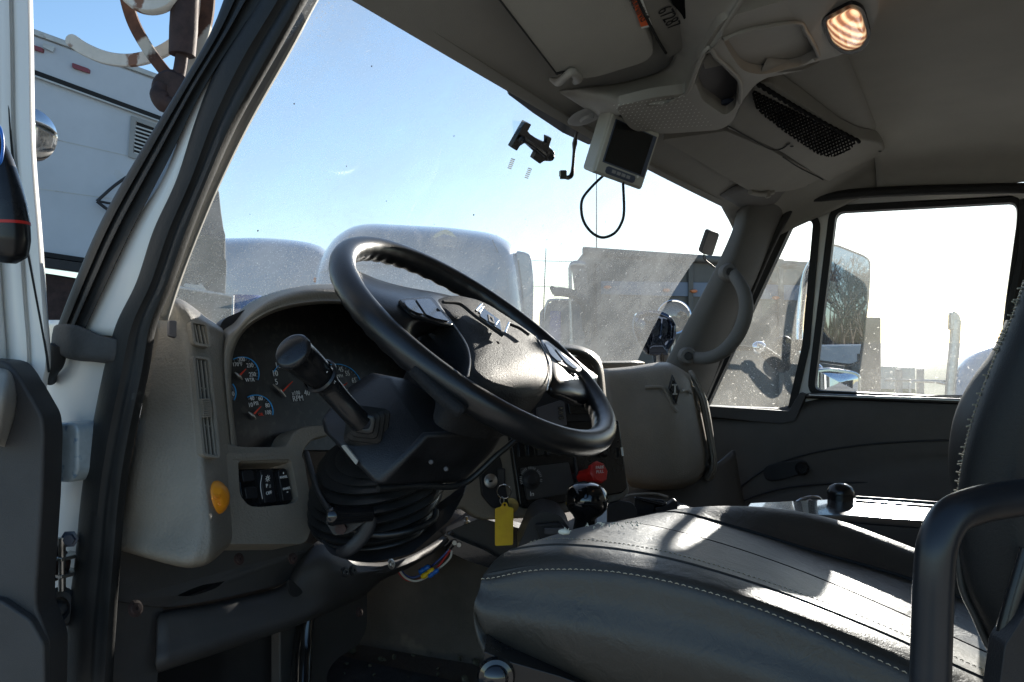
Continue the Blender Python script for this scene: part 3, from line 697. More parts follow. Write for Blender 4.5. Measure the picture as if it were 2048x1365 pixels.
# orange warning button
ob = thing('orange_button', 'round orange push button with raised lettering low on the left dash pod', 'button', dp(433, 995, .06))
lathe('button_cap', [(0, .012), (.008, .0115), (.0125, .0100), (.0145, .007), (.017, .006), (.019, .003), (.019, -.002), (0, -.002)], dp(433, 995, .058), V((.38, -1, .2)), 'orange', ob, seg=40)
text('raised_lettering', 'ALARM', dp(436, 994, 0.0725), V((1, .25, -.12)), V((0, .2, 1)), .0075, 'orange', ob, .0008)
text('raised_lettering', 'O', dp(438, 1008, 0.0725), V((1, .25, -.12)), V((0, .2, 1)), .0055, 'orange', ob, .0008)

# cowl ring round the cluster: outer skirt, lip, inner wall
lip = [(474, 892), (468, 850), (463, 800), (461, 745), (466, 700), (484, 664), (512, 640), (560, 618), (620, 607), (680, 606), (745, 616), (810, 640), (870, 680), (910, 730), (930, 790), (932, 860)]
outr = [(462, 1000), (458, 880), (450, 800), (444, 720), (450, 672), (474, 652), (500, 622), (546, 592), (612, 573), (690, 571), (765, 583), (840, 612), (905, 655), (950, 715), (970, 790), (972, 880)]
back = [(440, 1000), (440, 880), (434, 800), (432, 720), (436, 660), (462, 640), (495, 608), (545, 584), (612, 570), (690, 568), (770, 580), (850, 608), (920, 650), (970, 712), (990, 790), (992, 880)]
outs = [.02, .025, .028, .03, .035, .05, .07, .085, .095, .1, .1, .095, .085, .07, .05, .03]
ring_rows = [[dp(x, y, -.03) for (x, y) in back],
             [dp(x, y, o * .5 - .004) for (x, y), o in zip(outr, outs)],
             [dp((x * .8 + a * .2), (y * .8 + b * .2), o) for (x, y), (a, b), o in zip(outr, lip, outs)],
             [dp((x * .25 + a * .75), (y * .25 + b * .75), o + .002) for (x, y), (a, b), o in zip(outr, lip, outs)],
             [dp(a, b, o - .006) for (a, b), o in zip(lip, outs)],
             [dp(a + 2, b + 3, -.012) for (a, b), o in zip(lip, outs)]]
patch('gauge_hood', ring_rows, 'dash', dash, solid=.004, n=5, k=4)
# lower lip of the cluster opening and column cut-out
lo = rnd([(440, 880), (480, 893, 20), (576, 893, 14), (588, 864, 10), (606, 852, 12), (660, 848), (660, 872), (625, 878, 16), (606, 905), (606, 925), (440, 925)], 8)
plate('cluster_surround', [dp(x, y, .03) for x, y in lo], -N0 * .05, 'dash', dash, bevel=.006)
# dash top from hood to the glass
dt = []
for k in range(7):
    s = k / 6; px_ = (350, 440, 600, 800, 1000, 1150, 1330)[k]
    g = V((.66 + 1.62 * s, 1.02 - .18 * s + math.sin(math.pi * s) * .07, 1.77))
    f = V((.68 + 1.62 * s, (.88, .93, .95, .95, .92, .88, .80)[k], (1.868, 1.86, 1.845, 1.82, 1.80, 1.785, 1.78)[k]))
    dt.append([f, f.lerp(g, .5) + V((0, 0, .01)), g])
patch('dash_top', dt, 'dash', dash, solid=.01)
# switch panel below
sp = rnd([(452, 905, 10), (606, 905, 22), (628, 1040, 30), (612, 1088, 16), (458, 1088, 6)], 10)
sh = rnd([(478, 938), (574, 936), (594, 1005, 14), (580, 1010), (500, 1014, 26), (482, 990, 10)], 8)
plate('switch_panel', [dp(x, y, .034) for x, y in sp], -N0 * .05, 'dash', dash, holes=[[dp(x, y, .034) for x, y in rnd([(476, 922), (582, 918), (598, 1000, 10), (582, 1008), (500, 1016, 26), (480, 990, 10)], 8)]], bevel=.006)
sb = plate('switch_bank', [dp(x, y, .022) for x, y in sh], -N0 * .01, 'satin_black', dash, bevel=.0015)
def switch(pts, leg, nm='rocker_switch'):
    s = plate(nm, [dp(x, y, .028) for x, y in rnd(pts, 5)], -N0 * .008, 'dash_black', sb, bevel=.0012)
    for tx, x, y, sz in leg: text('legend', tx, dp(x, y, .0292), V((1, 0, 0)), V((0, .2, 1)), sz, 'legend', s)
    return s
switch([(484, 941), (507, 940), (510, 962), (487, 964)], [])
switch([(489, 974), (514, 973), (517, 996), (494, 998)], [])
s1 = switch([(520, 940), (545, 938), (553, 1004), (530, 1007)], [('P', 534, 972, .007), ('OFF', 538, 986, .006)])
bm = bmesh.new()
c = dp(535.5, 957, .0292)
for k in range(8):
    a = k * math.pi / 4; box_bm(bm, c + V((math.cos(a), 0, math.sin(a))) * .0034, (V((math.cos(a), 0, math.sin(a))), V((0, 1, 0)), V((-math.sin(a), 0, math.cos(a)))), (.0011, .0002, .0003))
for k in range(16):
    a = k * math.pi / 8; box_bm(bm, c + V((math.cos(a), 0, math.sin(a))) * .0018, XYZ, (.0004, .0002, .0004))
for k in range(3): box_bm(bm, dp(540, 970 + 2.2 * k, .0292), XYZ, (.0012, .0002, .0002))
fin('lamp_symbol', bm, 'legend', s1)
tube('edge_light', [dp(524, 950, .029), dp(521, 972, .029), dp(525, 998, .029)], .0004, 'legend', s1, seg=6)
s2 = switch([(556, 940), (574, 938), (586, 1000), (567, 1003)], [('PANEL', 567.5, 954, .0048), ('PANEL', 573.5, 977, .0048)])
bm = bmesh.new()
box_bm(bm, dp(567, 946, .0292), XYZ, (.0007, .0002, .0012)); box_bm(bm, dp(575, 984, .0292), XYZ, (.0012, .0002, .0007)); fin('dimmer_mark', bm, 'legend', s2)

# gauges
cl = plate('gauge_cluster', [dp(x, y, -.006) for x, y in rnd([(440, 900), (440, 640), (560, 590), (760, 590), (900, 660), (960, 800), (960, 900)], 20)], -N0 * .012, 'gauge_face', dash)
EX = V((1, 0, 0)); EY = V((0, .28, 1)).normalized()
def gp(x, y, o=.001): return dp(x, y, -.006 + o)
def gauge(cx, cy, r, a0, a1, needle, hub, nums, name='gauge'):
    c = gp(cx, cy); g = None
    pts = [gp(*q) for q in [(cx + r * math.cos(a), cy - r * math.sin(a)) for a in [R(a0 + (a1 - a0) * k / 20) for k in range(21)]]]
    g = tube(name, pts, .0008, 'gauge_blue', cl, seg=6, n=1)
    for k in range(0, 21, 2):
        pass
    bm = bmesh.new()
    for k in range(13):
        a = R(a0 + (a1 - a0) * k / 12); q0 = gp(cx + (r - 6) * math.cos(a), cy - (r - 6) * math.sin(a)); q1 = gp(cx + (r - 2) * math.cos(a), cy - (r - 2) * math.sin(a))
        d = (q1 - q0); box_bm(bm, (q0 + q1) / 2, (d.normalized(), N0, d.normalized().cross(N0)), (d.length / 2, .0002, .0003))
    fin('tick_marks', bm, 'dim_legend', g)
    tube('needle', [gp(*needle[0], .004), gp(*needle[1], .004)], [.0014, .0007], 'needle', g, n=1, seg=8)
    hc = gp(hub[0], hub[1], .004)
    tube('hub_rim', [gp(hub[0] - hub[2], hub[1] - hub[2] * .9, .003), gp(hub[0], hub[1], .004), gp(hub[0] + hub[2] * .8, hub[1] + hub[2] * .9, .003)], [.0009, .0024, .0009], 'steel', g, seg=8)
    for s, x, y, z in nums: text('numerals', s, gp(x, y, .0015), EX, EY, z, 'legend', g)
gauge(484, 748, 34, -20, 120, ((480, 750), (492, 738)), (478, 752, 8), (('200', 483, 719, .0085), ('170°F', 475, 729, .0075), ('230', 500, 731, .0085), ('250', 505, 749, .0085), ('WTR', 500, 760, .0075)))
gauge(600, 776, 62, 25, 150, ((566, 782), (585, 763)), (560, 781, 14), (('15', 556, 731, .012), ('10', 550, 747, .012), ('5', 553, 764, .012), ('x100', 592, 786, .0085), ('RPM', 596, 797, .012), ('40', 614, 786, .012), ('20', 585, 722, .012)))
gauge(512, 824, 34, -10, 120, ((509, 827), (522, 813)), (505, 831, 8), (('40', 504, 797, .0085), ('60', 521, 797, .0085), ('PSI', 512, 807, .0075), ('80', 535, 811, .0085), ('100', 536, 825, .0085), ('10', 501, 810, .0085)))
gauge(444, 786, 28, -30, 40, ((440, 790), (446, 780)), (440, 790, 4), (('10', 464, 788, .0085),))
gauge(672, 780, 52, 5, 110, ((686, 772), (694, 766)), (676, 784, 10), (('35', 668, 741, .0115), ('45', 682, 739, .0115), ('55', 695, 747, .0115), ('65', 708, 761, .0115), ('MPH', 680, 752, .007)))
gauge(756, 800, 52, 90, 130, ((750, 792), (756, 786)), (744, 800, 8), ())
text('oil_symbol', 'OIL', gp(522, 829, .0015), EX, EY, .006, 'needle', cl)

# lower dark panels under the dash
def lp(x, y, o=0): return onY(x, y, .872 - o)
kneep = rnd([(226, 1088, 4), (346, 1128, 4), (398, 1126, 10), (462, 1086, 4), (616, 1086, 6), (640, 1094, 4), (576, 1160, 6), (560, 1170, 20), (430, 1200, 40), (330, 1216, 30), (224, 1200)], 8)
slot_ = rnd([(352, 1192, 8), (400, 1170, 30), (450, 1162, 4), (430, 1178, 20), (385, 1192, 12)], 8)
kp = plate('knee_panel', [lp(x, y, .006) for x, y in kneep], -N0 * .02, 'dash_dark', dash, holes=[[lp(x, y, .012) for x, y in slot_]], bevel=.004)
plate('slot_back', [lp(x, y, -.012) for x, y in shrink(slot_, -6, (400, 1178))], -N0 * .002, 'dark_gap', kp)
def screw(x, y, o, parent, m='steel', r=.0055, ax=None):
    ax = ax or N0
    s = lathe('screw', [(0, .0012), (r * .25, .0012), (r * .35, .003), (r * .9, .0028), (r, .001), (r * 1.35, .0006), (r * 1.35, -.001), (0, -.001)], dp(x, y, o), ax, m, parent, seg=16)
for x, y in ((478, 1118), (586, 1117)): screw(x, y, .013, kp, 'rust_dark')
beam = []
for row in (((320, 1222, -.01), (430, 1205, .0), (560, 1172, .0), (596, 1120, .0), (642, 1080, .0), (690, 1100, .0), (720, 1124, 0), (800, 1118, .0), (880, 1075, .0), (960, 1000, 0), (1040, 940, 0)),
            ((318, 1232, .012), (432, 1216, .018), (562, 1182, .022), (603, 1140, .035), (650, 1115, .05), (690, 1128, .055), (725, 1140, .055), (805, 1128, .05), (885, 1085, .04), (960, 1012, .03), (1045, 952, .02)),
            ((316, 1285, .022), (440, 1252, .034), (570, 1216, .042), (625, 1190, .05), (670, 1165, .062), (705, 1160, .062), (740, 1148, .06), (812, 1124, .05), (890, 1078, .04), (965, 1020, .03), (1050, 962, .02)),
            ((314, 1338, .024), (450, 1294, .036), (580, 1252, .044), (640, 1226, .05), (690, 1203, .035), (725, 1186, .04), (760, 1158, .035), (820, 1130, .03), (895, 1080, .02), (970, 1030, .02), (1055, 970, .0)),
            ((316, 1346, -.06), (455, 1300, -.05), (585, 1255, -.04), (645, 1230, -.03), (695, 1208, -.03), (730, 1190, -.03), (765, 1160, -.03), (825, 1132, -.03), (900, 1082, -.03), (975, 1034, -.03), (1060, 974, -.03))):
    beam.append([lp(x, y, o) for x, y, o in row])
bmn = patch('lower_beam', beam, 'dash_dark', dash, solid=.006, n=5, k=5)
for x, y, m in ((690, 1144, 'dash_black'), (783, 1128, 'steel'), (706, 1141, 'dash_black')): screw(x, y, .058, bmn, m)
sl = plate('beam_slot', [lp(x, y, .058) for x, y in rnd([(576, 1160, 3), (582, 1158, 4), (604, 1180, 4), (606, 1186, 6), (592, 1196, 8), (580, 1186, 8)], 4)], -N0 * .003, 'dark_gap', bmn)
kb = plate('side_bracket', [lp(x, y, .0) for x, y in rnd([(224, 1198, 2), (326, 1196, 3), (327, 1215, 3), (312, 1400, 4), (214, 1400)], 4)], -N0 * .03, 'dash_dark', dash, bevel=.002)
screw(271, 1217, .001, kb, 'rust_dark', .007)
kick = plate('kick_panel', [lp(x, y, -.05) for x, y in rnd([(560, 1200), (735, 1150, 6), (736, 1260, 30), (716, 1292, 14), (672, 1320, 20), (656, 1345, 10), (650, 1420), (560, 1420)], 10)], -N0 * .02, 'dash_dark', dash, bevel=.003)
screw(719, 1224, -.049, kick, 'rust_dark')
back_ = []
for y in (1225, 1300, 1380, 1460): back_.append([lp(x, y + (x - 300) * -.12, -.12 + .03 * math.sin(x * .012)) for x in (220, 340, 430, 500, 560, 640)])
patch('footwell_side', back_, 'dash_black', dash, solid=.01)

# pedal arms
pdl = thing('pedals', 'black steel pedal arm hanging in the dark footwell under the dash', 'pedal', dp(600, 1280, -.03))
tube('pedal_arm', [lp(612, 1230, -.035), lp(606, 1290, -.03), lp(602, 1340, -.02), lp(600, 1420, 0)], [.016, .017, .018, .018], 'gloss_black', pdl, seg=12, flat=(V((1, 0, 0)), .7))
tube('pedal_rod', [lp(622, 1230, -.03), lp(616, 1300, -.02), lp(612, 1400, -.0)], .004, 'gloss_black', pdl, seg=8)

# ---------------- centre stack: faces the driver
NC = (V((-.62, -.75, .2))).normalized(); C0 = W(1130, 930, 1.62)
def cp_(x, y, o=0.0): return hit(x, y, C0 + NC * o, NC)
fas = rnd([(870, 960, 10), (1000, 850), (1016, 760), (1200, 730), (1216, 800, 20), (1262, 985, 10), (1235, 1005, 8), (1085, 1035, 10), (960, 1040, 20), (920, 1010, 20), (880, 1060, 10), (850, 1040)], 8)
fs = plate('centre_fascia', [cp_(x, y, .0) for x, y in fas], -NC * .03, 'dash', dash, bevel=.006)
ign = plate('ignition_plate', [cp_(x, y, .006) for x, y in rnd([(960, 945, 4), (978, 920, 6), (1000, 912, 6), (1004, 925, 4), (1018, 1010, 4), (1012, 1022, 4), (985, 1015, 8), (964, 990, 6)], 4)], -NC * .01, 'dash_black', dash, bevel=.002)
bz = plate('black_bezel', [cp_(x, y, .012) for x, y in rnd([(1016, 845, 5), (1238, 840, 6), (1256, 975, 6), (1246, 986, 6), (1052, 1018, 8), (1040, 1012, 6)], 6)], -NC * .014, 'satin_black', dash, bevel=.003)
for k in range(6):
    x = 1043 + k * 18.5
    sw = plate('rocker_switch', [cp_(a, b, .018) for a, b in rnd([(x - 7, 872 - k * .7), (x + 6, 871 - k * .7), (x + 9, 912 - k * 1.2), (x - 4, 914 - k * 1.2)], 3)], -NC * .008, 'dash_black' if k > 1 else 'gloss_black', bz, bevel=.001)
hv = plate('blank_panel', [cp_(a, b, .019) for a, b in rnd([(1042, 936, 4), (1138, 924, 4), (1152, 985, 4), (1056, 1001, 4)], 4)], -NC * .008, 'dash_dark', bz, bevel=.0015)
lathe('round_badge', [(0, .005), (.008, .005), (.010, .003), (.018, .002), (.018, 0), (0, 0)], cp_(1062, 960, .019), NC, 'dash_black', hv, seg=32)
bm = bmesh.new(); cc = cp_(1062, 958, .0215); ux = NC.cross(V((0, 0, 1))).normalized(); uy = ux.cross(NC)
if ux.dot(RT) < 0: ux = -ux
for k in range(26):
    a = R(200 - k * 8.6); d = ux * math.cos(a) + uy * math.sin(a)
    if k % 6 == 5: continue
    box_bm(bm, cc + d * .0205, (d, NC, d.cross(NC)), (.0022, .0002, .0008))
box_bm(bm, cc, (ux, NC, uy), (.0012, .002, .006))
fin('badge_marks', bm, 'dim_legend', hv)
text('legend', 'In', cp_(1064, 988, .0198), ux, V((0, 0, 1)), .012, 'legend', hv)
tube('panel_ridge', [cp_(1142, 864, .013), cp_(1148, 900, .013), cp_(1158, 985, .013)], .003, 'dash_black', bz, seg=8)
# black round knob
lathe('dash_knob', [(0, .02), (.008, .02), (.012, .014), (.010, 0), (0, 0)], cp_(1201, 903, .012), NC, 'satin_black', bz, seg=20)
# parking brake
pb = thing('brake_valve_knob', 'red eight sided parking brake knob sticking out of the black centre panel', 'knob', cp_(1180, 950, .02))
st0 = cp_(1164, 955, .012)
ax_ = (W(1186, 948, 1.588) - st0).normalized()
lathe('stem', [(.013, -.0), (.013, .03), (.010, .042), (0, .042)], st0, ax_, 'red', pb, seg=20)
lathe('octagon_face', [(0, .055), (.018, .055), (.021, .052), (.021, .044), (.015, .038), (0, .036)], st0, ax_, 'red', pb, seg=8)
_, u_, w_ = frame_of(ax_); fo = st0 + ax_ * .0556
xu = u_ if u_.dot(RT) > 0 else -u_
for s, dy in (('PARK', .008), ('PULL', .0), ('PUSH', -.008)): text('knob_lettering', s, fo + V((0, 0, dy)), xu, V((0, 0, 1)), .0085, 'label_white', pb, .0003)
# dash screen hood in the middle
ch = []
for row in (((1080, 700, 0), (1120, 690, 0), (1160, 692, .0), (1192, 708, .0), (1206, 735, 0), (1213, 800, 0)),
            ((1080, 704, .05), (1120, 694, .06), (1160, 697, .06), (1190, 713, .06), (1203, 738, .05), (1209, 802, .03)),
            ((1078, 712, .055), (1118, 702, .065), (1156, 704, .065), (1184, 718, .065), (1197, 741, .055), (1203, 804, .035)),
            ((1078, 716, .0), (1118, 708, .0), (1155, 712, .0), (1180, 726, .0), (1190, 745, 0), (1197, 806, 0))):
    ch.append([cp_(x, y, o + .02) for x, y, o in row])
patch('centre_hood', ch, 'dash', dash, solid=.005)
plate('hood_screen', [cp_(x, y, .008) for x, y in rnd([(1040, 712), (1170, 712, 10), (1194, 745, 10), (1208, 850), (1030, 850)], 6)], -NC * .004, 'dash_black', dash)
for k in range(5): box('hood_louvre', cp_(1186 + k * 3, 746 + k * 12, .02), (.02, .004, .0015), 'dash_black', dash, bevel=.0005)
rd = plate('radio', [cp_(x, y, .016) for x, y in rnd([(1075, 815, 4), (1128, 798, 3), (1135, 850, 3), (1080, 862, 3)], 3)], -NC * .01, 'console_dark', dash, bevel=.0015)
for k in range(3): box('radio_button', cp_(1121 + k * .8, 816 + k * 9.5, .018), (.006, .003, .003), 'satin_black', rd, bevel=.001)
plate('cubby', [cp_(x, y, .014) for x, y in rnd([(1136, 806, 3), (1200, 802, 3), (1203, 826, 3), (1140, 828, 3)], 3)], -NC * .006, 'gloss_black', dash, bevel=.001)

# ---------------- glove box pod on the far side
gb = thing('glove_box', 'bulky grey glove box lid with a diamond emblem at the far dash end', 'glove box', onX(1310, 860, 1.95))
def gq(x, y, t): return W(x, y, t)
glv = []
for row in (((1205, 738, 2.06), (1262, 733, 2.10), (1325, 724, 2.13), (1352, 732, 2.14), (1378, 748, 2.15), (1392, 760, 2.2)),
            ((1208, 745, 1.99), (1264, 741, 2.02), (1325, 734, 2.04), (1352, 741, 2.05), (1376, 757, 2.08), (1388, 768, 2.16)),
            ((1214, 790, 1.97), (1270, 786, 1.99), (1330, 782, 2.0), (1358, 786, 2.02), (1384, 796, 2.06), (1398, 804, 2.15)),
            ((1222, 850, 1.96), (1278, 848, 1.97), (1338, 848, 1.98), (1370, 852, 2.01), (1396, 858, 2.06), (1410, 862, 2.15)),
            ((1232, 910, 1.96), (1286, 912, 1.97), (1345, 914, 1.98), (1378, 914, 2.01), (1404, 912, 2.06), (1417, 908, 2.15)),
            ((1250, 955, 1.97), (1296, 962, 1.98), (1350, 960, 1.99), (1382, 950, 2.02), (1404, 936, 2.07), (1416, 924, 2.15)),
            ((1256, 968, 2.00), (1300, 975, 2.02), (1352, 973, 2.03), (1388, 962, 2.06), (1408, 942, 2.1), (1418, 930, 2.17)),
            ((1262, 974, 2.08), (1304, 980, 2.10), (1354, 978, 2.12), (1390, 966, 2.13), (1410, 946, 2.16), (1420, 934, 2.2))):
    glv.append([gq(*p) for p in row])
glid = patch('lid', glv, 'dash', gb, solid=.01, n=5, k=5)
# emblem: diamond within a sunken diamond
def dia(cx, cy, w, h, t, m, nm, holes=True, sk=3):
    o = [W(cx - sk, cy - h, t), W(cx + w, cy + 2, t), W(cx + sk, cy + h, t), W(cx - w, cy - 2, t)]
    i = [W(cx - sk * .6, cy - h * .68, t), W(cx + w * .6, cy + 1, t), W(cx + sk * .6, cy + h * .68, t), W(cx - w * .6, cy - 1, t)]
    return plate(nm, o, FW * .012, m, gb, holes=[i] if holes else [], bevel=.001)
dia(1349, 779, 11, 30, 1.992, 'dash_black', 'emblem_recess', False, 4)
dia(1349, 779, 9, 25, 1.988, 'gloss_black', 'emblem_frame', True, 4)
bm = bmesh.new()
box_bm(bm, W(1350, 779, 1.985), (RT, FW, UP), (.002, .002, .012)); box_bm(bm, W(1349, 770, 1.985), (RT, FW, UP), (.0055, .002, .0018)); box_bm(bm, W(1350, 788, 1.985), (RT, FW, UP), (.0055, .002, .0018))
fin('emblem_mark', bm, 'steel', gb, bevel=.0006)
for pts in (((1290, 775), (1318, 774), (1330, 780), (1345, 812), (1355, 824)), ((1362, 782), (1372, 781), (1384, 786))):
    tube('lid_crease', [W(x, y, 1.995 if x < 1370 else 2.045) for x, y in pts], .0045, 'dash', gb, seg=10)
# end panel between glove box and door, lower shelf
ep = []
for row in (((1376, 742, 2.12), (1392, 762, 2.1), (1402, 775, 2.18)), ((1398, 800, 2.12), (1408, 800, 2.08), (1416, 804, 2.18)), ((1412, 870, 2.12), (1422, 872, 2.08), (1428, 874, 2.18)), ((1420, 925, 2.12), (1430, 930, 2.08), (1434, 930, 2.18)), ((1405, 955, 2.12), (1418, 962, 2.1), (1430, 955, 2.18))):
    ep.append([W(*p) for p in row])
patch('end_panel', ep, 'dash', dash, solid=.01)
ls = [[W(x, y, t) for x, y, t in r] for r in (((1240, 960, 2.1), (1330, 965, 2.12), (1430, 930, 2.18), (1470, 900, 2.25)), ((1240, 1010, 2.05), (1330, 1010, 2.08), (1430, 985, 2.15), (1480, 960, 2.25)), ((1240, 1080, 1.95), (1330, 1080, 2.0), (1440, 1070, 2.1), (1500, 1060, 2.2)))]
patch('lower_shelf', ls, 'door_trim', dash, solid=.01)
tube('hinge_clip', [cp_(1243, 895, .02), cp_(1245, 912, .02)], .003, 'steel', dash, seg=8, n=1)

# ---------------- doghouse console in the middle with gear lever
co = thing('floor_console', 'dark floor console between the seats with a selector pad and cup holders', 'console', W(1150, 1060, 1.5))
def tq(pts, t): return [W(x, y, t) for x, y in pts]
plate('selector_housing', tq(rnd([(1034, 1098, 3), (1062, 1035, 14), (1086, 1022, 10), (1120, 1030, 10), (1142, 1060, 8), (1150, 1100, 4)], 6), 1.42), FW * .12, 'dash_dark', co, bevel=.006)
plate('selector_pad', tq(rnd([(1070, 1050, 4), (1120, 1046, 8), (1140, 1066, 6), (1146, 1100, 4), (1090, 1104, 4)], 6), 1.405), FW * .02, 'dash_black', co, bevel=.003)
box('selector_button', W(1108, 1062, 1.40), (.016, .004, .005), 'console_dark', co, (RT, FW, UP), bevel=.002)
box('selector_button', W(1100, 1082, 1.40), (.014, .004, .004), 'bluegrey', co, (RT, FW, UP), bevel=.002)
ch1 = tq(rnd([(1215, 1008, 3), (1244, 1002, 6), (1266, 1006, 12), (1274, 1020, 4), (1276, 1080, 2), (1215, 1080, 2)], 6), 1.60)
plate('cup_wall', ch1, FW * .012, 'dash_black', co, bevel=.002)
plate('cup_wall', tq(rnd([(1270, 995, 3), (1330, 1001, 6), (1332, 1015, 4), (1312, 1017, 4), (1312, 1080, 2), (1270, 1080, 2)], 4), 1.68), FW * .014, 'dash_black', co, bevel=.002)
tube('cup_rim', [W(x, y, t) for x, y, t in ((1222, 1003, 1.72), (1262, 990, 1.80), (1310, 988, 1.86), (1336, 994, 1.84))], .003, 'dash', co, seg=8)
cr_ = [[W(x, y, t) for x, y, t in r] for r in (((1272, 993, 1.66), (1290, 998, 1.66), (1318, 1005, 1.66), (1332, 1008, 1.66)), ((1276, 996, 1.72), (1300, 998, 1.72), (1325, 998, 1.72), (1352, 999, 1.72)))]
patch('cup_edge', cr_, 'satin_black', co, solid=.006)
plate('cup_divider', tq(rnd([(1311, 1015, 3), (1330, 1012, 3), (1350, 999, 3), (1355, 1003, 3), (1355, 1080, 2), (1311, 1080, 2)], 4), 1.66), FW * .02, 'dash_black', co, bevel=.002)
plate('console_body', tq([(1020, 1110), (1150, 1090), (1240, 1060), (1400, 1050), (1560, 1110), (1560, 1280), (1020, 1280)], 1.56), FW * .25, 'dash_black', co, bevel=.01)
gs = thing('gear_lever', 'glossy black ball knob on the gear lever behind the front of the seat', 'gear lever', W(1168, 1080, 1.35))
lathe('knob', [(0, .030), (.012, .029), (.022, .0255), (.030, .018), (.0335, .008), (.034, 0), (.0325, -.008), (.027, -.017), (.020, -.023), (.016, -.028), (0, -.03)], W(1173, 1002, 1.33), V((.05, -.12, 1)), 'gloss_black', gs, seg=40)
tube('lever', [W(1173, 1015, 1.33), W(1168, 1050, 1.35), W(1158, 1110, 1.38)], [.017, .016, .018], 'satin_black', gs, seg=20)
tube('knob_seam', [W(1173, 1002, 1.33) + V((math.cos(a), math.sin(a), -.1 * math.cos(a) * .3)) * .0337 for a in [R(10 * k) for k in range(37)]], .0006, 'dark_gap', gs, seg=5, n=1)

# bracket under the column, wires and connectors
br = thing('relay_bracket', 'black folded steel relay bracket with two silver screws above the cut wires', 'bracket', W(950, 1100, 1.55))
plate('bracket_plate', tq(rnd([(888, 1068, 3), (902, 1073, 3), (968, 1100, 4), (1000, 1118, 4), (1010, 1138, 4), (975, 1135, 6), (936, 1122, 3), (889, 1100, 3)], 3), 1.54), FW * .02, 'gloss_black', br, bevel=.0015)
plate('upper_plate', tq(rnd([(888, 1066, 3), (960, 1036, 6), (1060, 1062, 4), (1070, 1090), (1000, 1130, 4)], 4), 1.565), FW * .05, 'dash_black', br, bevel=.002)
for x, y in ((909, 1085), (918, 1089)):
    sc_ = lathe('screw', [(0, .003), (.0042, .003), (.0046, .0015), (.0046, 0), (0, 0)], W(x, y, 1.539), -FW, 'steel', br, seg=16)
for x, y in ((933, 1046), (963, 1034)): lathe('stud', [(0, .012), (.003, .012), (.003, .005), (.006, .004), (.006, 0), (0, 0)], W(x, y, 1.57), UP, 'steel', br, seg=6)
fl = [[W(x, y, t) for x, y, t in r] for r in (((880, 1062, 1.64), (925, 1030, 1.66), (950, 1016, 1.68), (1020, 1040, 1.7)), ((895, 1072, 1.6), (935, 1052, 1.61), (965, 1038, 1.62), (1040, 1060, 1.62)))]
patch('dusty_plate', fl, 'tunnel', br, solid=.003)
def wire(nm, pts, m, lab, t=1.50, r=.002):
    o = tube(nm, [W(x, y, t) for x, y in pts], r, m, None, seg=8); tag(o, lab, 'wire', 'loose wires under the dash'); return o
wire('wire', ((901, 1100), (888, 1118), (872, 1138), (858, 1148), (835, 1160), (815, 1160), (800, 1148), (794, 1132)), 'red', 'red insulated wire spliced through the yellow connector under the dash')
wire('wire', ((904, 1102), (900, 1116), (884, 1132), (870, 1142), (850, 1156), (830, 1162), (812, 1156), (800, 1142), (797, 1128)), 'white_wire', 'cream coloured wire hanging lowest in the loop under the dash', 1.495)
wire('wire', ((898, 1100), (880, 1118), (864, 1132), (848, 1146), (828, 1155), (810, 1150), (800, 1136)), 'blue_paint', 'dark blue wire running through the blue crimp above the red wire', 1.505)
def crimp(a, b, m, lab, t=1.49, r=.005):
    A, B = W(*a, t), W(*b, t)
    o = tube('crimp_connector', [A, A.lerp(B, .12), A.lerp(B, .42), A.lerp(B, .5), A.lerp(B, .58), A.lerp(B, .88), B], [r * .6, r, r, r * .75, r, r, r * .6], m, None, seg=12, n=1)
    tag(o, lab, 'connector', 'crimp connectors')
crimp((838, 1145), (860, 1132), 'blue_plastic', 'upper blue crimp sleeve on the loose wires')
crimp((843, 1155), (868, 1138), 'yellow', 'yellow crimp sleeve between the two blue ones', 1.485)
crimp((857, 1154), (877, 1139), 'blue_plastic', 'lower blue crimp sleeve nearest the seat', 1.48, .004)

# ================================================================ STEERING COLUMN AND WHEEL
NW = (RT * .556 + UP * .776 - FW * .26).normalized()
WC = W(957, 680, 1.12)
e1 = V((1, 0, 0)); e1 = (e1 - NW * e1.dot(NW)).normalized(); e2 = NW.cross(e1).normalized()
if e2.z < 0: e2 = -e2
colm = thing('steering_column', 'black steering column shroud with pleated rubber boot, stalk and tilt lever', 'steering column', WC - NW * .3)
sh_pts = [W(742, 745, 1.10), W(775, 752, 1.07), W(640, 836, 1.00), W(645, 862, .985), W(692, 908, .975), W(756, 974, .955), W(855, 868, .955), W(1012, 862, 1.06), W(985, 905, 1.06), W(925, 966, 1.05),
          W(700, 770, 1.16), W(760, 940, 1.2), W(930, 780, 1.25), W(1000, 830, 1.22), W(880, 940, 1.2), W(672, 830, 1.1)]
bm = bmesh.new()
for p in sh_pts: bm.verts.new(p)
r_ = bmesh.ops.convex_hull(bm, input=bm.verts[:])
bmesh.ops.delete(bm, geom=[g for g in r_['geom_interior'] if isinstance(g, bmesh.types.BMVert)], context='VERTS')
bmesh.ops.dissolve_limit(bm, angle_limit=R(12), verts=bm.verts[:], edges=bm.edges[:])
bmesh.ops.recalc_face_normals(bm, faces=bm.faces[:])
shroud = fin('column_shroud', bm, 'shroud', colm, bevel=.007, seg=4)
def shp(x, y, t): return W(x, y, t)
for x, y in ((922, 918), (952, 932)): lathe('screw', [(0, .0015), (.0022, .0015), (.003, 0), (0, 0)], shp(x - 60, y + 6, .985), -FW, 'console_dark', shroud, seg=10)
tube('lip_edge', [W(x, y, t) for x, y, t in ((756, 978, .957), (840, 972, 1.0), (925, 968, 1.045), (1000, 905, 1.06), (1040, 872, 1.07))], .004, 'boot', colm, seg=10)
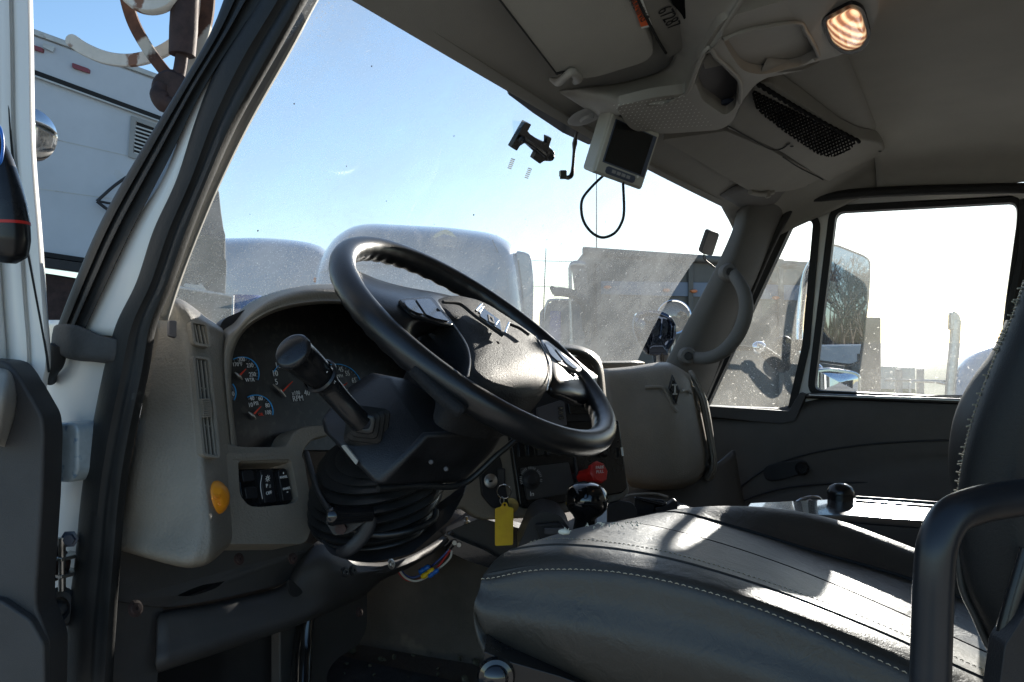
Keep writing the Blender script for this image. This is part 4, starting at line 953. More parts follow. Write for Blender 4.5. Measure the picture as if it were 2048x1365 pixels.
# back cover of the wheel hub
tube('hub_cover', [WC - NW * .012, WC - NW * .04, WC - NW * .07, WC - NW * .12], [.085, .08, .06, .05], 'shroud', colm, seg=36, n=3)
# pleated boot
ell = [(782, 908, 152, 66, 18), (772, 934, 150, 64, 17), (762, 960, 146, 62, 15), (755, 984, 140, 60, 13), (749, 1008, 134, 57, 11), (744, 1030, 127, 54, 8), (741, 1050, 119, 51, 5)]
BT = 1.10; rows = []
ell = [(800, 870, 70, 32, 18), (798, 877, 88, 39, 18), (794, 884, 105, 46, 18), (790, 891, 122, 54, 18), (786, 898, 138, 61, 18)] + ell
NEx = (RT * .2 + UP * .75 - FW * .63).normalized()
for i, (cx, cy, a, b, rot) in enumerate(ell):
    for ph, sc_k in ((0, 1.0), (1, .89)):
        cx_, cy_ = cx, cy + (12 if ph and cy > 900 else 3 if ph else 0)
        if ph and i == len(ell) - 1: continue
        ring = []
        for k in range(28):
            an = 2 * math.pi * k / 28; u = math.cos(an) * a * sc_k; w = math.sin(an) * b * sc_k; ro = R(-rot)
            x = cx_ + u * math.cos(ro) - w * math.sin(ro); y = cy_ + u * math.sin(ro) * 1 + w * math.cos(ro)
            # front of each ring (w > 0, lower on screen) is nearer
            ring.append(W(x, y, BT - .085 * math.sin(an) * sc_k))
        rows.append(ring)
patch('pleated_boot', rows, 'boot', colm, n=2, k=2, solid=.002, closed=True, ang=80)
# lower column cover
lc = rnd([(640, 1078, 6), (700, 1030, 10), (760, 1060, 30), (830, 1055, 20), (870, 1030, 20), (930, 985, 8), (900, 1040, 10), (822, 1108, 8), (740, 1126, 20), (700, 1122, 20), (660, 1108, 10)], 8)
plate('lower_cover', [W(x, y, 1.12 - (y - 985) / 140 * .10) for x, y in lc], FW * .09, 'shroud', colm, bevel=.006)
bs = tube('boot_skirt', [W(x, y, t) for x, y, t in ((612, 905, 1.12), (640, 990, 1.06), (690, 1050, 1.02), (750, 1070, 1.01), (820, 1062, 1.02), (866, 1040, 1.05), (872, 1020, 1.06))], .004, 'boot', colm, seg=8)
# stalk with accordion base
k_ = [(722, 846, .955), (702, 824, .946), (680, 800, .94), (655, 770, .93), (640, 752, .92), (622, 735, .91), (600, 716, .9), (585, 703, .888)]
stk = tube('stalk', [W(*p) for p in k_], [.0125, .0125, .0125, .0135, .016, .0175, .019, .0195], 'satin_black', colm, seg=32, n=4)
kd = (W(585, 703, .888) - W(622, 735, .915)).normalized()
lathe('stalk_cap', [(0, .0035), (.017, .003), (.0195, .0015), (.0205, 0), (.0205, -.004), (0, -.004)], W(584, 702, .887), kd, 'satin_black', stk, seg=40)
rp = W(640, 752, .92)
lathe('twist_ring', [(.0183, -.003), (.0205, -.001), (.0205, .001), (.0183, .003)], rp, kd, 'satin_black', stk, seg=40)
for s, x, y, t in (('ON', 641, 739, .912), ('-OFF', 655, 757, .925)):
    text('legend', s, W(x + 4, y + 2, t - .006), (RT * .75 - UP * .62), (RT * .5 + UP * .6), .007, 'legend', stk, .0003)
rows = []
bc = V((728, 846)); 
for i in range(9):
    s = i / 8; rad = 18 + s * 40 + (4 if i % 2 else 0); ring = []
    for k in range(4):
        an = R(45 + 90 * k + 8); ring.append((bc.x + s * 6 + math.cos(an) * rad * 1.05, bc.y + s * 8 + math.sin(an) * rad * 1.0))
    rows.append([W(x, y, .948 + s * .026) for x, y in rnd(ring, 12 + s * 4, 4)])
patch('stalk_gaiter', rows, 'boot', stk, n=1, k=1, solid=.001, closed=True, ang=20)
plate('shroud_slot', [W(x, y, .962) for x, y in rnd([(682, 892, 2), (690, 890, 2), (716, 922, 2), (712, 930, 2)], 2)], FW * .006, 'headliner', shroud, bevel=.0008)
# tilt lever
tl = thing('tilt_lever', 'short black handled tilt lever low on the left of the column boot', 'lever', W(700, 1040, 1.0))
tube('handle', [W(655, 1032, .97), W(664, 1032, .972), W(700, 1030, .985), (W(742, 1028, 1.0))], [.008, .0115, .0105, .009], 'gloss_black', tl, seg=20)
tube('lever_arm', [W(742, 1032, 1.0), W(736, 1052, 1.0), W(722, 1076, 1.0), W(700, 1098, 1.0), W(680, 1104, 1.01)], [.008, .009, .009, .008, .007], 'shroud', tl, seg=10, flat=(FW, .5))
lathe('pivot_bolt', [(0, .006), (.007, .006), (.007, 0), (0, 0)], W(683, 1056, .99), -FW, 'rust_dark', tl, seg=6)
plate('lever_plate', [W(x, y, .995) for x, y in rnd([(650, 1042, 6), (735, 1040, 6), (700, 1066, 8), (668, 1072, 8)], 6)], FW * .006, 'shroud', tl, bevel=.001)

wheel = thing('steering_wheel', 'black leather wrapped steering wheel with padded hub, two switch pods and chrome barred emblem', 'steering wheel', WC)
# rim with finger bumps on the underside
bm = bmesh.new(); RR, rt = .2035, .0158; NSEG = 180; rings = []
for i in range(NSEG):
    a = 2 * math.pi * i / NSEG; d = e1 * math.cos(a) + e2 * math.sin(a); ring = []
    for k in range(20):
        b = 2 * math.pi * k / 20; rr = rt
        inn = max(0, -math.cos(b)); low = max(0, -math.sin(b) * .6 + inn * .6)
        rr = rt * (1 + .07 * math.sin(i * 2 * math.pi / NSEG * 48) * min(1, low))
        ring.append(bm.verts.new(WC + d * (RR + rr * math.cos(b)) + NW * rr * 1.08 * math.sin(b)))
    rings.append(ring)
for i in range(NSEG):
    A, B = rings[i], rings[(i + 1) % NSEG]
    for k in range(20): bm.faces.new((A[k], A[(k + 1) % 20], B[(k + 1) % 20], B[k]))
bmesh.ops.recalc_face_normals(bm, faces=bm.faces[:])
fin('rim', bm, 'wheel_leather', wheel, ang=180)
def wp(x, y, h=0.0): return hit(x, y, WC + NW * h, NW)
# hub pad: domed
pad = rnd([(856, 604, 14), (900, 588, 20), (960, 600, 30), (1040, 652, 30), (1078, 680, 10), (1108, 722, 24), (1106, 772, 30), (1050, 798, 24), (960, 775, 30), (928, 752, 14), (934, 712, 20), (900, 660, 16)], 20, 7)
pc = V((985, 700)); rows = []
for s, h in ((1.02, -.05), (1.02, -.01), (1.0, .010), (.97, .019), (.9, .026), (.75, .032), (.5, .037), (.25, .039), (.03, .0395)):
    rows.append([wp(pc.x + (x - pc.x) * s, pc.y + (y - pc.y) * s, 0) + NW * h for x, y in pad])
# height is added along the wheel axis, so slide the base so the top outline stays in place
sh_ = lambda x, y, h: wp(x, y, h)
rows = [[sh_(pc.x + (x - pc.x) * s, pc.y + (y - pc.y) * s, .015) + NW * (h - .015) for x, y in pad] for s, h in ((1.0, -.05), (1.02, -.01), (1.0, .010), (.97, .017), (.9, .021), (.75, .024), (.5, .026), (.25, .027), (.03, .027))]
patch('hub_pad', rows, 'pad', wheel, n=1, k=3, solid=0, closed=True, ang=70)
def hp_(x, y, o=0): return wp(x, y, .031 + o)
# spokes: left and right arms plus lower ones
def spoke(name, rows, m='wheel_leather'): return patch(name, [[wp(x, y, h) for x, y, h in r] for r in rows], m, wheel, solid=.012, n=5, k=5)
spl = spoke('spoke', (((712, 540, -.004), (722, 575, .008), (745, 625, .006), (775, 670, -.004)),
                ((760, 560, -.002), (775, 590, .016), (800, 640, .014), (822, 690, -.004)),
                ((812, 574, .004), (822, 600, .022), (838, 638, .020), (842, 672, -.01)),
                ((868, 584, .008), (872, 606, .024), (890, 640, .022), (905, 662, .0)),
                ((905, 592, .0), (915, 640, .01), (925, 670, .01), (935, 690, -.01))))
lowl = spoke('spoke', (((830, 730, .0), (880, 780, .0), (930, 820, .0)), ((845, 670, -.012), (900, 735, -.01), (955, 800, -.01)), ((890, 650, -.01), (945, 720, -.008), (990, 780, -.01)), ((930, 680, -.015), (960, 720, -.015), (1010, 770, -.02))), 'pad')
spr = spoke('spoke', (((1085, 672, .0), (1130, 700, .004), (1172, 735, .0), (1195, 752, -.006)),
                ((1080, 690, .012), (1110, 730, .02), (1150, 770, .014), (1190, 790, .0)),
                ((1085, 740, .008), (1100, 770, .012), (1135, 790, .008), (1170, 808, -.006)),
                ((1090, 780, .0), (1100, 792, .0), (1120, 800, -.004), (1150, 812, -.01))))
# switch pods
podl = plate('switch_pod', [wp(x, y, .026) for x, y in rnd([(796, 596, 10), (860, 590, 6), (872, 600, 4), (908, 650, 6), (880, 645, 6), (826, 628, 20)], 6)], -NW * .006, 'satin_black', wheel, bevel=.002)
plate('pod_button', [wp(x, y, .028) for x, y in rnd([(806, 600, 8), (828, 599, 3), (848, 628, 3), (836, 626, 5), (815, 615, 10)], 4)], -NW * .004, 'gloss_black', podl, bevel=.0012)
plate('pod_button', [wp(x, y, .028) for x, y in rnd([(832, 598, 3), (860, 597, 3), (898, 642, 3), (870, 636, 5), (852, 628, 3)], 4)], -NW * .004, 'gloss_black', podl, bevel=.0012)
podr = plate('switch_pod', [wp(x, y, .020) for x, y in rnd([(1082, 678, 4), (1094, 680, 6), (1140, 716, 10), (1166, 738, 10), (1160, 744, 8), (1120, 728, 6), (1098, 712, 8)], 6)], -NW * .006, 'steel', wheel, bevel=.002)
plate('pod_button', [wp(x, y, .0215) for x, y in rnd([(1088, 684, 4), (1104, 694, 3), (1126, 722, 3), (1116, 722, 3), (1102, 710, 5)], 4)], -NW * .004, 'gloss_black', podr, bevel=.001)
plate('pod_button', [wp(x, y, .0215) for x, y in rnd([(1110, 697, 3), (1134, 716, 5), (1158, 737, 5), (1148, 737, 5), (1131, 724, 3)], 4)], -NW * .004, 'gloss_black', podr, bevel=.001)
# emblem with chrome bars in a grooved field
tube('pad_groove', [hp_(x, y, .003) for x, y in ((886, 604), (912, 606), (926, 612), (950, 632), (975, 650), (1006, 672))], .0022, 'dark_gap', wheel, seg=8)
tube('pad_groove', [hp_(x, y, .003) for x, y in ((1018, 648), (1038, 656), (1058, 670))], .0022, 'dark_gap', wheel, seg=8)
em = plate('emblem', [hp_(x, y, .005) for x, y in rnd([(962, 612, 3), (1000, 640, 3), (1004, 662, 3), (960, 632, 3)], 2)], -NW * .003, 'gloss_black', wheel, bevel=.001)
for a, b in (((952, 622), (962, 610)), ((958, 626), (966, 614)), ((1010, 666), (1018, 646)), ((991, 650), (997, 641))):
    tube('chrome_bar', [hp_(*a, .007), hp_(*b, .007)], .0017 if a[0] != 991 else .001, 'chrome', em, n=1, seg=10)
plate('emblem_diamond', [hp_(x, y, .0062) for x, y in ((976, 628), (987, 634), (990, 648), (978, 642))], -NW * .002, 'console_dark', em, holes=[[hp_(x, y, .0062) for x, y in ((979, 632), (984, 636), (987, 644), (981, 640))]], bevel=.0004)
tube('pad_seam', [hp_(x, y, -.008) for x, y in ((860, 596), (890, 628), (918, 665), (934, 692), (940, 720), (936, 752))], .0012, 'steel', wheel, seg=6)
tube('pad_seam', [hp_(x, y, -.008) for x, y in ((1072, 672), (1092, 710), (1100, 740), (1094, 780))], .0010, 'steel', wheel, seg=6)

# keys
ky = thing('ignition_key', 'black headed ignition key turned in the lock with a split ring through it', 'key', cp_(1000, 960, .02))
lathe('lock_face', [(0, .004), (.010, .004), (.013, .002), (.013, 0), (0, 0)], cp_(981, 962, .010), NC, 'steel', dash, seg=28)
box('key_slot', cp_(983, 962, .0148), (.006, .001, .0015), 'dark_gap', dash, bevel=0)
box('key_head', W(1002, 955, 1.56), (.008, .004, .017), 'dash_black', ky, (RT, FW, UP), bevel=.003)
bm = bmesh.new(); pts = [W(1008 + 14 * math.cos(R(a)), 983 + 14 * math.sin(R(a)), 1.54 + .006 * math.sin(R(a))) for a in range(0, 375, 15)]
tube('split_ring', pts, .0011, 'chrome', ky, n=1, seg=8)
tube('small_link', [W(1004 + 4 * math.cos(R(a)), 1001 + 7 * math.sin(R(a)), 1.538) for a in range(0, 375, 30)], .0008, 'steel', ky, n=2, seg=6)
tgo = plate('key_tag', [W(x, y, 1.53) for x, y in rnd([(990, 1017, 4), (1002, 1014, 3), (1005, 1005, 4), (1014, 1005, 4), (1016, 1014, 3), (1027, 1016, 4), (1026, 1090, 4), (990, 1092, 4)], 4)], FW * .003, 'yellow', None, holes=[[W(1009.5 + 2.5 * math.cos(R(a)), 1010 + 3 * math.sin(R(a)), 1.53) for a in range(0, 360, 36)]], bevel=.0008)
tag(tgo, 'flat yellow plastic key tag hanging from the split ring at the ignition', 'key tag')
cn = lathe('round_fob', [(0, .001), (.012, .001), (.014, .0006), (.014, -.001), (0, -.001)], W(1022, 1011, 1.56), -FW, 'brass', None, seg=28)
tag(cn, 'round dull brass fob hanging behind the yellow key tag', 'key fob')

# ================================================================ DRIVER SEAT
seat = thing('driver_seat', 'worn black vinyl seat with light stitching and frayed front edge nearest the camera', 'seat', V((1.0, .2, 1.2)))
def px_of(X, Y): return 1024 + F * (RT.x * X + RT.y * Y) / (FW.x * X + FW.y * Y)
YC = [.432, .42, .36, .27, .17, .07, -.03, -.12]
def srow(X, pys, dX=0): return [onX(px_of(X, y), p, X) for y, p in zip(YC, pys)]
rows = [
    srow(.80, [1300, 1310, 1345, 1410, 1480, 1560, 1660, 1760]),
    srow(.752, [1262, 1300, 1345, 1400, 1460, 1550, 1660, 1760]),
    srow(.732, [1215, 1236, 1262, 1300, 1358, 1450, 1570, 1680]),
    srow(.742, [1180, 1186, 1190, 1215, 1275, 1370, 1500, 1600]),
    srow(.748, [1158, 1156, 1138, 1148, 1205, 1308, 1440, 1540]),
    srow(.772, [1128, 1118, 1104, 1124, 1180, 1272, 1400, 1500]),
    srow(.80, [1112, 1098, 1090, 1110, 1168, 1258, 1376, 1480]),
    srow(.845, [1106, 1082, 1079, 1103, 1162, 1246, 1356, 1450]),
    srow(.93, [1092, 1062, 1062, 1092, 1150, 1234, 1336, 1420]),
    srow(1.01, [1086, 1050, 1048, 1082, 1140, 1220, 1316, 1400]),
    srow(1.03, [1086, 1050, 1048, 1080, 1138, 1216, 1310, 1390]),
    srow(1.10, [1080, 1044, 1036, 1068, 1122, 1190, 1270, 1350]),
    srow(1.155, [1078, 1042, 1026, 1060, 1108, 1160, 1230, 1300]),
    srow(1.175, [1078, 1042, 1022, 1050, 1095, 1142, 1205, 1270]),
    srow(1.215, [1076, 1040, 1016, 1020, 1045, 1098, 1160, 1220]),
    srow(1.25, [1078, 1044, 1020, 1014, 1034, 1090, 1160, 1220]),
    srow(1.285, [1100, 1070, 1045, 1040, 1060, 1120, 1190, 1260]),
    srow(1.30, [1160, 1140, 1130, 1130, 1150, 1200, 1290, 1350])]
SEATROWS = rows
for r_ in rows:                       # turn the front edge under
    a = r_[0]; r_.insert(0, V((a.x, a.y - .004, a.z - .03))); r_.insert(0, V((a.x, a.y - .03, a.z - .07)))
cush = patch('cushion', rows, 'vinyl', seat, n=6, k=4, solid=0, ang=180)
# side bolster skin shares the cushion; stitched seams
def seam(X, pys, nm='stitching', m='thread', up=.001, r=.0005, dash_=True, x0=0, gap=.0062, sub=10):
    pts = spline([onX(px_of(X, y), p, X) for y, p in zip(YC[x0:], pys[x0:])], sub)
    bm = bmesh.new()
    if dash_:
        acc = 0; q = [pts[0]]
        L = [0]
        for a, b in zip(pts, pts[1:]): L.append(L[-1] + (b - a).length)
        s = 0
        def at(s):
            for i in range(len(L) - 1):
                if L[i + 1] >= s: return pts[i].lerp(pts[i + 1], (s - L[i]) / max(1e-6, L[i + 1] - L[i]))
            return pts[-1]
        while s + gap < L[-1]:
            a, b = at(s), at(s + gap * .62); d = -ray(1024, 682) * up * .6 + V((0, 0, up))
            tube_bm(bm, [a + d * .4, (a + b) / 2 + d + V((0, 0, random.uniform(-.0002, .0004))), b + d * .4], [r * .7, r, r * .7], 6)
            s += gap
    else:
        tube_bm(bm, [p + V((0, 0, up)) for p in pts], r, 8)
    bmesh.ops.recalc_face_normals(bm, faces=bm.faces[:])
    return fin(nm, bm, m, cush)
seam(.746, [1158, 1157, 1140, 1150, 1207, 1310, 1442, 1540])
seam(.754, [1150, 1146, 1131, 1142, 1199, 1300, 1430, 1530], 'piping', 'vinyl_side', -.001, .003, False)
seam(.84, [1106, 1083, 1080, 1104, 1163, 1247, 1357, 1450], gap=.005)
seam(.80, [1112, 1098, 1090, 1110, 1168, 1258, 1376, 1480], 'piping', 'vinyl_side', -.0015, .003, False)
seam(1.02, [1086, 1050, 1048, 1081, 1139, 1218, 1313, 1395], 'seam_line', 'dark_gap', -.0005, .0013, False)
seam(1.165, [1078, 1042, 1024, 1055, 1102, 1150, 1218, 1285], 'seam_line', 'dark_gap', -.0012, .0026, False)
# frayed threads and foam at the front
bm = bmesh.new()
for (x, y, t, n_, sp) in ((1133, 1062, .885, 12, 7), (1205, 1048, .95, 6, 5), (1180, 1052, .93, 3, 10), (1240, 1048, 1.0, 8, 26), (1275, 1047, 1.03, 6, 22)):
    for _ in range(n_):
        a = W(x + random.uniform(-sp, sp), y + random.uniform(-2, 6), t)
        d = V((random.uniform(-1, 1), random.uniform(-.6, 1), random.uniform(-.1, 1.0))).normalized() * random.uniform(.0015, .006)
        tube_bm(bm, [a, a + d * .6 + V((0, 0, .001)), a + d + V((random.uniform(-.003, .003), 0, -.001))], [.0007, .0005, .0002], 5)
fin('frayed_threads', bm, 'foam', cush)
bm = bmesh.new()
bmesh.ops.create_icosphere(bm, subdivisions=3, radius=1)
for v in bm.verts: v.co = W(1128, 1064, .885) + V((v.co.x * .003, v.co.y * .006, v.co.z * .0025)) * (1 + .25 * random.random())
fin('exposed_foam', bm, 'foam', cush)
# seat base and side valance
bs_ = thing_base = None
plate('base_panel', [W(x, y, .80) for x, y in rnd([(968, 1302, 6), (1010, 1320, 8), (1120, 1352, 8), (1300, 1420, 8), (1300, 1500), (968, 1500)], 8)], FW * .3, 'satin_black', seat, bevel=.008)
lathe('adjuster_knob', [(0, .012), (.008, .011), (.0115, .008), (.012, .003), (.016, .002), (.018, -.003), (0, -.003)], W(992, 1354, .795), (-FW + UP * .1), 'gloss_black', seat, seg=36)
# backrest: near bolster with stitched edge, far bolster behind
bk = []
for py, xf, xs, xm, xr in ((560, 2035, 2050, 2110, 2300), (640, 2012, 2022, 2080, 2300), (720, 1975, 1988, 2050, 2300), (830, 1936, 1948, 2020, 2300), (920, 1916, 1926, 2005, 2300), (1010, 1906, 1914, 2000, 2300), (1090, 1906, 1916, 2005, 2300), (1170, 1922, 1930, 2015, 2300), (1235, 1950, 1958, 2030, 2300), (1280, 1972, 1980, 2045, 2300), (1320, 1990, 2000, 2060, 2300)):
    bk.append([onX(xf + 80, py, .95), onX(xf + 40, py, .85), onX(xf + 14, py, .80), onX(xs - 2, py, .765), onX(xs + 14, py, .742), onX(xm, py, .728), onX(xm + 70, py, .73), onX(xr, py, .76)])
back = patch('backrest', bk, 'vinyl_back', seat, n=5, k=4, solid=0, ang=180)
pts = [onX(x, y, .76) for x, y in ((2052, 560), (2024, 640), (1990, 720), (1950, 830), (1928, 920), (1916, 1010))]
pp = spline(pts, 20); bm = bmesh.new()
for i in range(0, len(pp) - 2, 2):
    a, b = pp[i], pp[i + 1]; e_ = V((-.003, .0015, 0)); tube_bm(bm, [a + e_ * .5, (a + b) / 2 + e_, b + e_ * .5], [.0005, .0009, .0005], 6)
    if random.random() < .35:
        tube_bm(bm, [a, a + V((-.004, .004, random.uniform(-.002, .002)))], .0007, 5)
fin('stitching', bm, 'thread', back)
tube('piping', [onX(x, y, .757) for x, y in ((1914, 1060), (1924, 1170), (1952, 1235), (1974, 1285), (1990, 1310))], .003, 'vinyl_side', back, seg=8)
fb = []
for py, x in ((640, 2012), (700, 1985), (760, 1942), (820, 1912), (880, 1899), (940, 1897), (1000, 1904), (1040, 1912), (1150, 1935)):
    fb.append([onX(x + 60, py, 1.32), onX(x + 12, py, 1.28), onX(x, py, 1.22), onX(x + 8, py, 1.17), onX(x + 50, py, 1.12), onX(x + 120, py, 1.10)])
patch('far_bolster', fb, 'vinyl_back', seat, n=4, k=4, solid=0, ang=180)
# tubular arm frame in front of it
tube('arm_frame', [W(x, y, t) for x, y, t in ((1858, 1560, .52), (1860, 1400, .52), (1864, 1250, .52), (1868, 1150, .52), (1876, 1085, .522), (1902, 1035, .527), (1950, 1012, .535), (2010, 1000, .545), (2120, 984, .56))], .0118, 'tube_black', seat, seg=28)
tube('back_frame', [W(x, y, .6) for x, y in ((2060, 1100), (2030, 1200), (2005, 1300), (1985, 1420))], .007, 'satin_black', seat, seg=16)
plate('hinge_plate', [W(x, y, .585) for x, y in rnd([(2010, 1290, 10), (2080, 1180, 10), (2120, 1180), (2120, 1440), (1990, 1440, 4)], 8)], FW * .02, 'dash_black', seat, bevel=.003)
# things lying beyond the seat
bx = thing('storage_box', 'flat topped dark storage box beyond the seat with sunlight glaring off its lid', 'storage box', onX(1780, 1060, 1.55))
zt = 1.57
def lz(x, y): return onZ(x, y, zt)
lid = [onZ(x, y, zt) for x, y in ((1500, 1040), (1500, 1012), (1700, 998), (1960, 1022), (1960, 1052), (1700, 1030))]
lid = [onZ(1480, 1030, zt), onZ(1500, 1006, zt), onZ(1712, 996, zt), onZ(2060, 1026, zt), onZ(2060, 1058, zt), onZ(1690, 1030, zt)]
plate('lid', lid, V((0, 0, -.012)), 'lid_gloss', bx, bevel=.002)
plate('box_body', [p + V((0, 0, -.0125)) for p in lid], V((0, 0, -.3)), 'door_trim', bx)
tube('lid_edge', [onZ(1712, 995, zt + .004), onZ(1880, 1007, zt + .004), onZ(2060, 1020, zt + .004)], .003, 'satin_black', bx, seg=8, n=2)
kn = thing('selector_knob', 'black cylindrical knob with a domed top and white letters beyond the seat', 'knob', W(1680, 1005, 1.5))
lathe('knob_body', [(0, .028), (.010, .027), (.019, .022), (.0235, .014), (.0235, .010), (.022, .009), (.022, -.02), (.0235, -.024), (.0235, -.06), (0, -.06)], W(1681, 998, 1.5), UP, 'satin_black', kn, seg=36)
text('lettering', 'L I', W(1684, 1023, 1.474), RT, UP, .012, 'legend', kn, .0002)
cb = thing('buckle', 'bent chrome wire buckle lying on the box beyond the seat', 'buckle', W(1615, 1002, 1.6))
tube('wire_loop', [W(x, y, 1.6) for x, y in ((1592, 1004), (1606, 996), (1630, 993), (1642, 998), (1636, 1008), (1622, 1014), (1610, 1012), (1592, 1004))], .002, 'chrome', cb, seg=8, n=3)
tube('wire_loop', [W(x, y, 1.59) for x, y in ((1560, 1012), (1582, 1006), (1600, 1010), (1612, 1004), (1620, 1000), (1628, 1006), (1615, 1010))], .0018, 'chrome', cb, seg=8, n=3)

# ================================================================ OVERHEAD
def oc(x, y, o=0.0): return ceil_pt(x, y, o)
def oplate(name, pts, off, th, m, parent=None, holes=(), bevel=.006, r=10, seg=3):
    P_ = [oc(x, y, off) for x, y in rnd(pts, r)]
    return plate(name, P_, V((0, 0, th)), m, parent, holes=[[oc(x, y, off) for x, y in rnd(h, r)] for h in holes], bevel=bevel, seg=seg)
# driver sun visor
sv = thing('sun_visor', 'large grey sun visor folded flat against the roof with an orange and white sticker', 'sun visor', oc(1180, 80, .02))
oplate('visor_panel', [(985, -60), (1002, 4, 10), (1112, 148, 8), (1146, 158, 10), (1190, 156, 30), (1292, 124, 20), (1308, 106, 14), (1300, 80, 30), (1256, -10), (1240, -60)], .028, .014, 'headliner', sv, bevel=.005)
tube('edge_seam', [oc(x, y, .029) for x, y in ((985, -20), (1006, 8), (1060, 78), (1112, 146))], .0012, 'dark_gap', sv, seg=6)
def seg_pt(x, y, o=.0295): return oc(x, y, o)
oplate('warning_sticker', [(1253, -30), (1268, -30), (1299, 50), (1282, 54)], .0305, .0006, 'label_orange', sv, bevel=0, r=0)
oplate('sticker_edge', [(1268, -30), (1274, -30), (1304, 50), (1299, 50.4)], .0304, .0006, 'label_white', sv, bevel=0, r=0)
oplate('sticker_edge', [(1282, 54), (1299, 50), (1300.5, 53.5), (1283, 57.5)], .0304, .0006, 'label_white', sv, bevel=0, r=0)
a_, b_ = seg_pt(1262, 2, .0312), seg_pt(1287, 50, .0312)
text('warning_text', 'WARNING', seg_pt(1275, 14, .0314), seg_pt(1290, 44) - seg_pt(1259, -10), seg_pt(1280, 12) - seg_pt(1258, 20), .017, 'dash_black', sv, .0001)
vc = thing('visor_clip', 'small grey hook that holds the near sun visor', 'clip', oc(1135, 158, .02))
tube('clip_hook', [oc(x, y, o) for x, y, o in ((1102, 158, .012), (1116, 164, .026), (1130, 154, .036), (1144, 144, .036), (1156, 156, .026), (1150, 164, .02))], [.003, .006, .005, .006, .007, .004], 'console', vc, seg=12)
tube('clip_shadow_gap', [oc(x, y, .03) for x, y in ((1112, 148), (1128, 144), (1150, 146), (1160, 155))], .0018, 'dark_gap', vc, seg=6)

oh = thing('overhead_console', 'moulded grey overhead console with speaker grille, radio pocket, tray and glowing lamp', 'overhead console', oc(1450, 150, .05))
# swelling front ridge (soft shoulder) and underside as smooth patches
rid = []
for row in (((1120, 186, .0), (1140, 180, .0), (1170, 174, .0), (1240, 166, .006), (1325, 140, .01), (1350, 100, .012), (1335, 40, .012), (1300, -60, .012)),
            ((1150, 205, .006), (1170, 200, .016), (1205, 192, .028), (1262, 184, .04), (1355, 160, .045), (1385, 110, .048), (1400, 60, .05), (1420, -60, .05)),
            ((1185, 228, .010), (1205, 222, .03), (1228, 212, .048), (1275, 205, .066), (1368, 188, .075), (1400, 122, .075), (1440, 50, .07), (1500, -60, .06)),
            ((1212, 246, .012), (1228, 236, .04), (1250, 226, .066), (1300, 205, .074), (1376, 188, .0765), (1404, 118, .0765), (1452, 42, .076), (1520, -60, .07))):
    rid.append([oc(*p) for p in row])
patch('console_shoulder', rid, 'console', oh, solid=.006, n=5, k=5)
body = [(1232, 214, 10), (1300, 196, 20), (1372, 186, 10), (1398, 116, 14), (1440, 40, 30), (1540, 8, 30), (1700, -30), (1756, -40), (1757, 30, 30), (1730, 82, 30), (1690, 108, 30), (1560, 142, 20), (1510, 168, 20), (1482, 206, 14), (1464, 246, 14), (1440, 260, 14), (1330, 268, 20), (1262, 262, 20)]
pocket = [(1388, 158, 6), (1414, 100, 4), (1476, 164, 4), (1472, 214, 10), (1450, 232, 10), (1404, 200, 10)]
tray = [(1442, 74, 16), (1500, 56, 20), (1592, 42, 16), (1614, 62, 10), (1640, 108, 12), (1600, 134, 20), (1520, 150, 16), (1484, 142, 20), (1462, 110, 14)]
lampo = [(1650, 42, 10), (1704, 14, 8), (1722, 22, 12), (1736, 72, 10), (1720, 98, 12), (1690, 104, 12), (1664, 84, 12)]
cb_ = oplate('console_body', body, .075, .014, 'console', oh, holes=[pocket, tray, lampo], bevel=.008)
oplate('radio_pocket', shrink([p[:2] for p in pocket], -8, (1430, 170)), .048, .004, 'console_dark', oh, bevel=0, r=0)
oplate('pocket_label', [(1404, 118), (1418, 106), (1446, 130), (1410, 138)], .049, .001, 'headliner', oh, bevel=0, r=2)
lathe('pocket_speaker', [(0, .006), (.006, .006), (.008, .002), (.014, .002), (.016, .006), (.020, .006), (.022, 0), (0, 0)], oc(1452, 214, .056), V((-.3, -.3, -1)), 'bluegrey', oh, seg=32)
tr_ = oplate('tray_floor', shrink([p[:2] for p in tray], -8, (1540, 95)), .060, .004, 'console', oh, bevel=0, r=0)
wedge = [[oc(x, y, o) for x, y, o in r] for r in (((1520, 150, .074), (1610, 140, .074)), ((1536, 116, .061), (1640, 122, .062)))]
patch('tray_wedge', wedge, 'console', oh, n=1, k=1, solid=.002)
tube('tray_rim', [oc(x, y, .077) for x, y in ((1446, 78), (1500, 59), (1592, 45), (1612, 64), (1636, 108), (1630, 118))], .003, 'console', oh, seg=10)
tube('front_rim', [oc(x, y, .078) for x, y in ((1372, 186), (1382, 168), (1412, 98), (1436, 118), (1478, 160), (1480, 205))], .003, 'console', oh, seg=10)
for nm_w, hl in (('pocket_wall', pocket), ('tray_wall', tray)):
    h_ = rnd(hl, 10); cxy_ = (sum(p[0] for p in h_) / len(h_), sum(p[1] for p in h_) / len(h_))
    plate(nm_w, [oc(x, y, .070) for x, y in shrink(h_, -4, cxy_)], V((0, 0, .05)), 'console', oh, holes=[[oc(x, y, .070) for x, y in shrink(h_, -.5, cxy_)]])
# speaker grille holes
bm = bmesh.new()
for i in range(16):
    for j in range(10):
        s, t = i / 15, j / 9
        x = (1228 + 140 * s) * (1 - t) + (1282 + 140 * s) * t; y = (211 - 18 * s) * (1 - t) + (258 - 8 * s) * t
        p = oc(x, y, .0790)
        r_ = .0012; vs = [bm.verts.new(p + V((math.cos(a) * r_, math.sin(a) * r_ * 1.0, (-.45 * math.sin(a) * r_)))) for a in [k * math.pi / 3 for k in range(6)]]
        bm.faces.new(vs)
fin('grille_holes', bm, 'legend', oh, smooth=False)
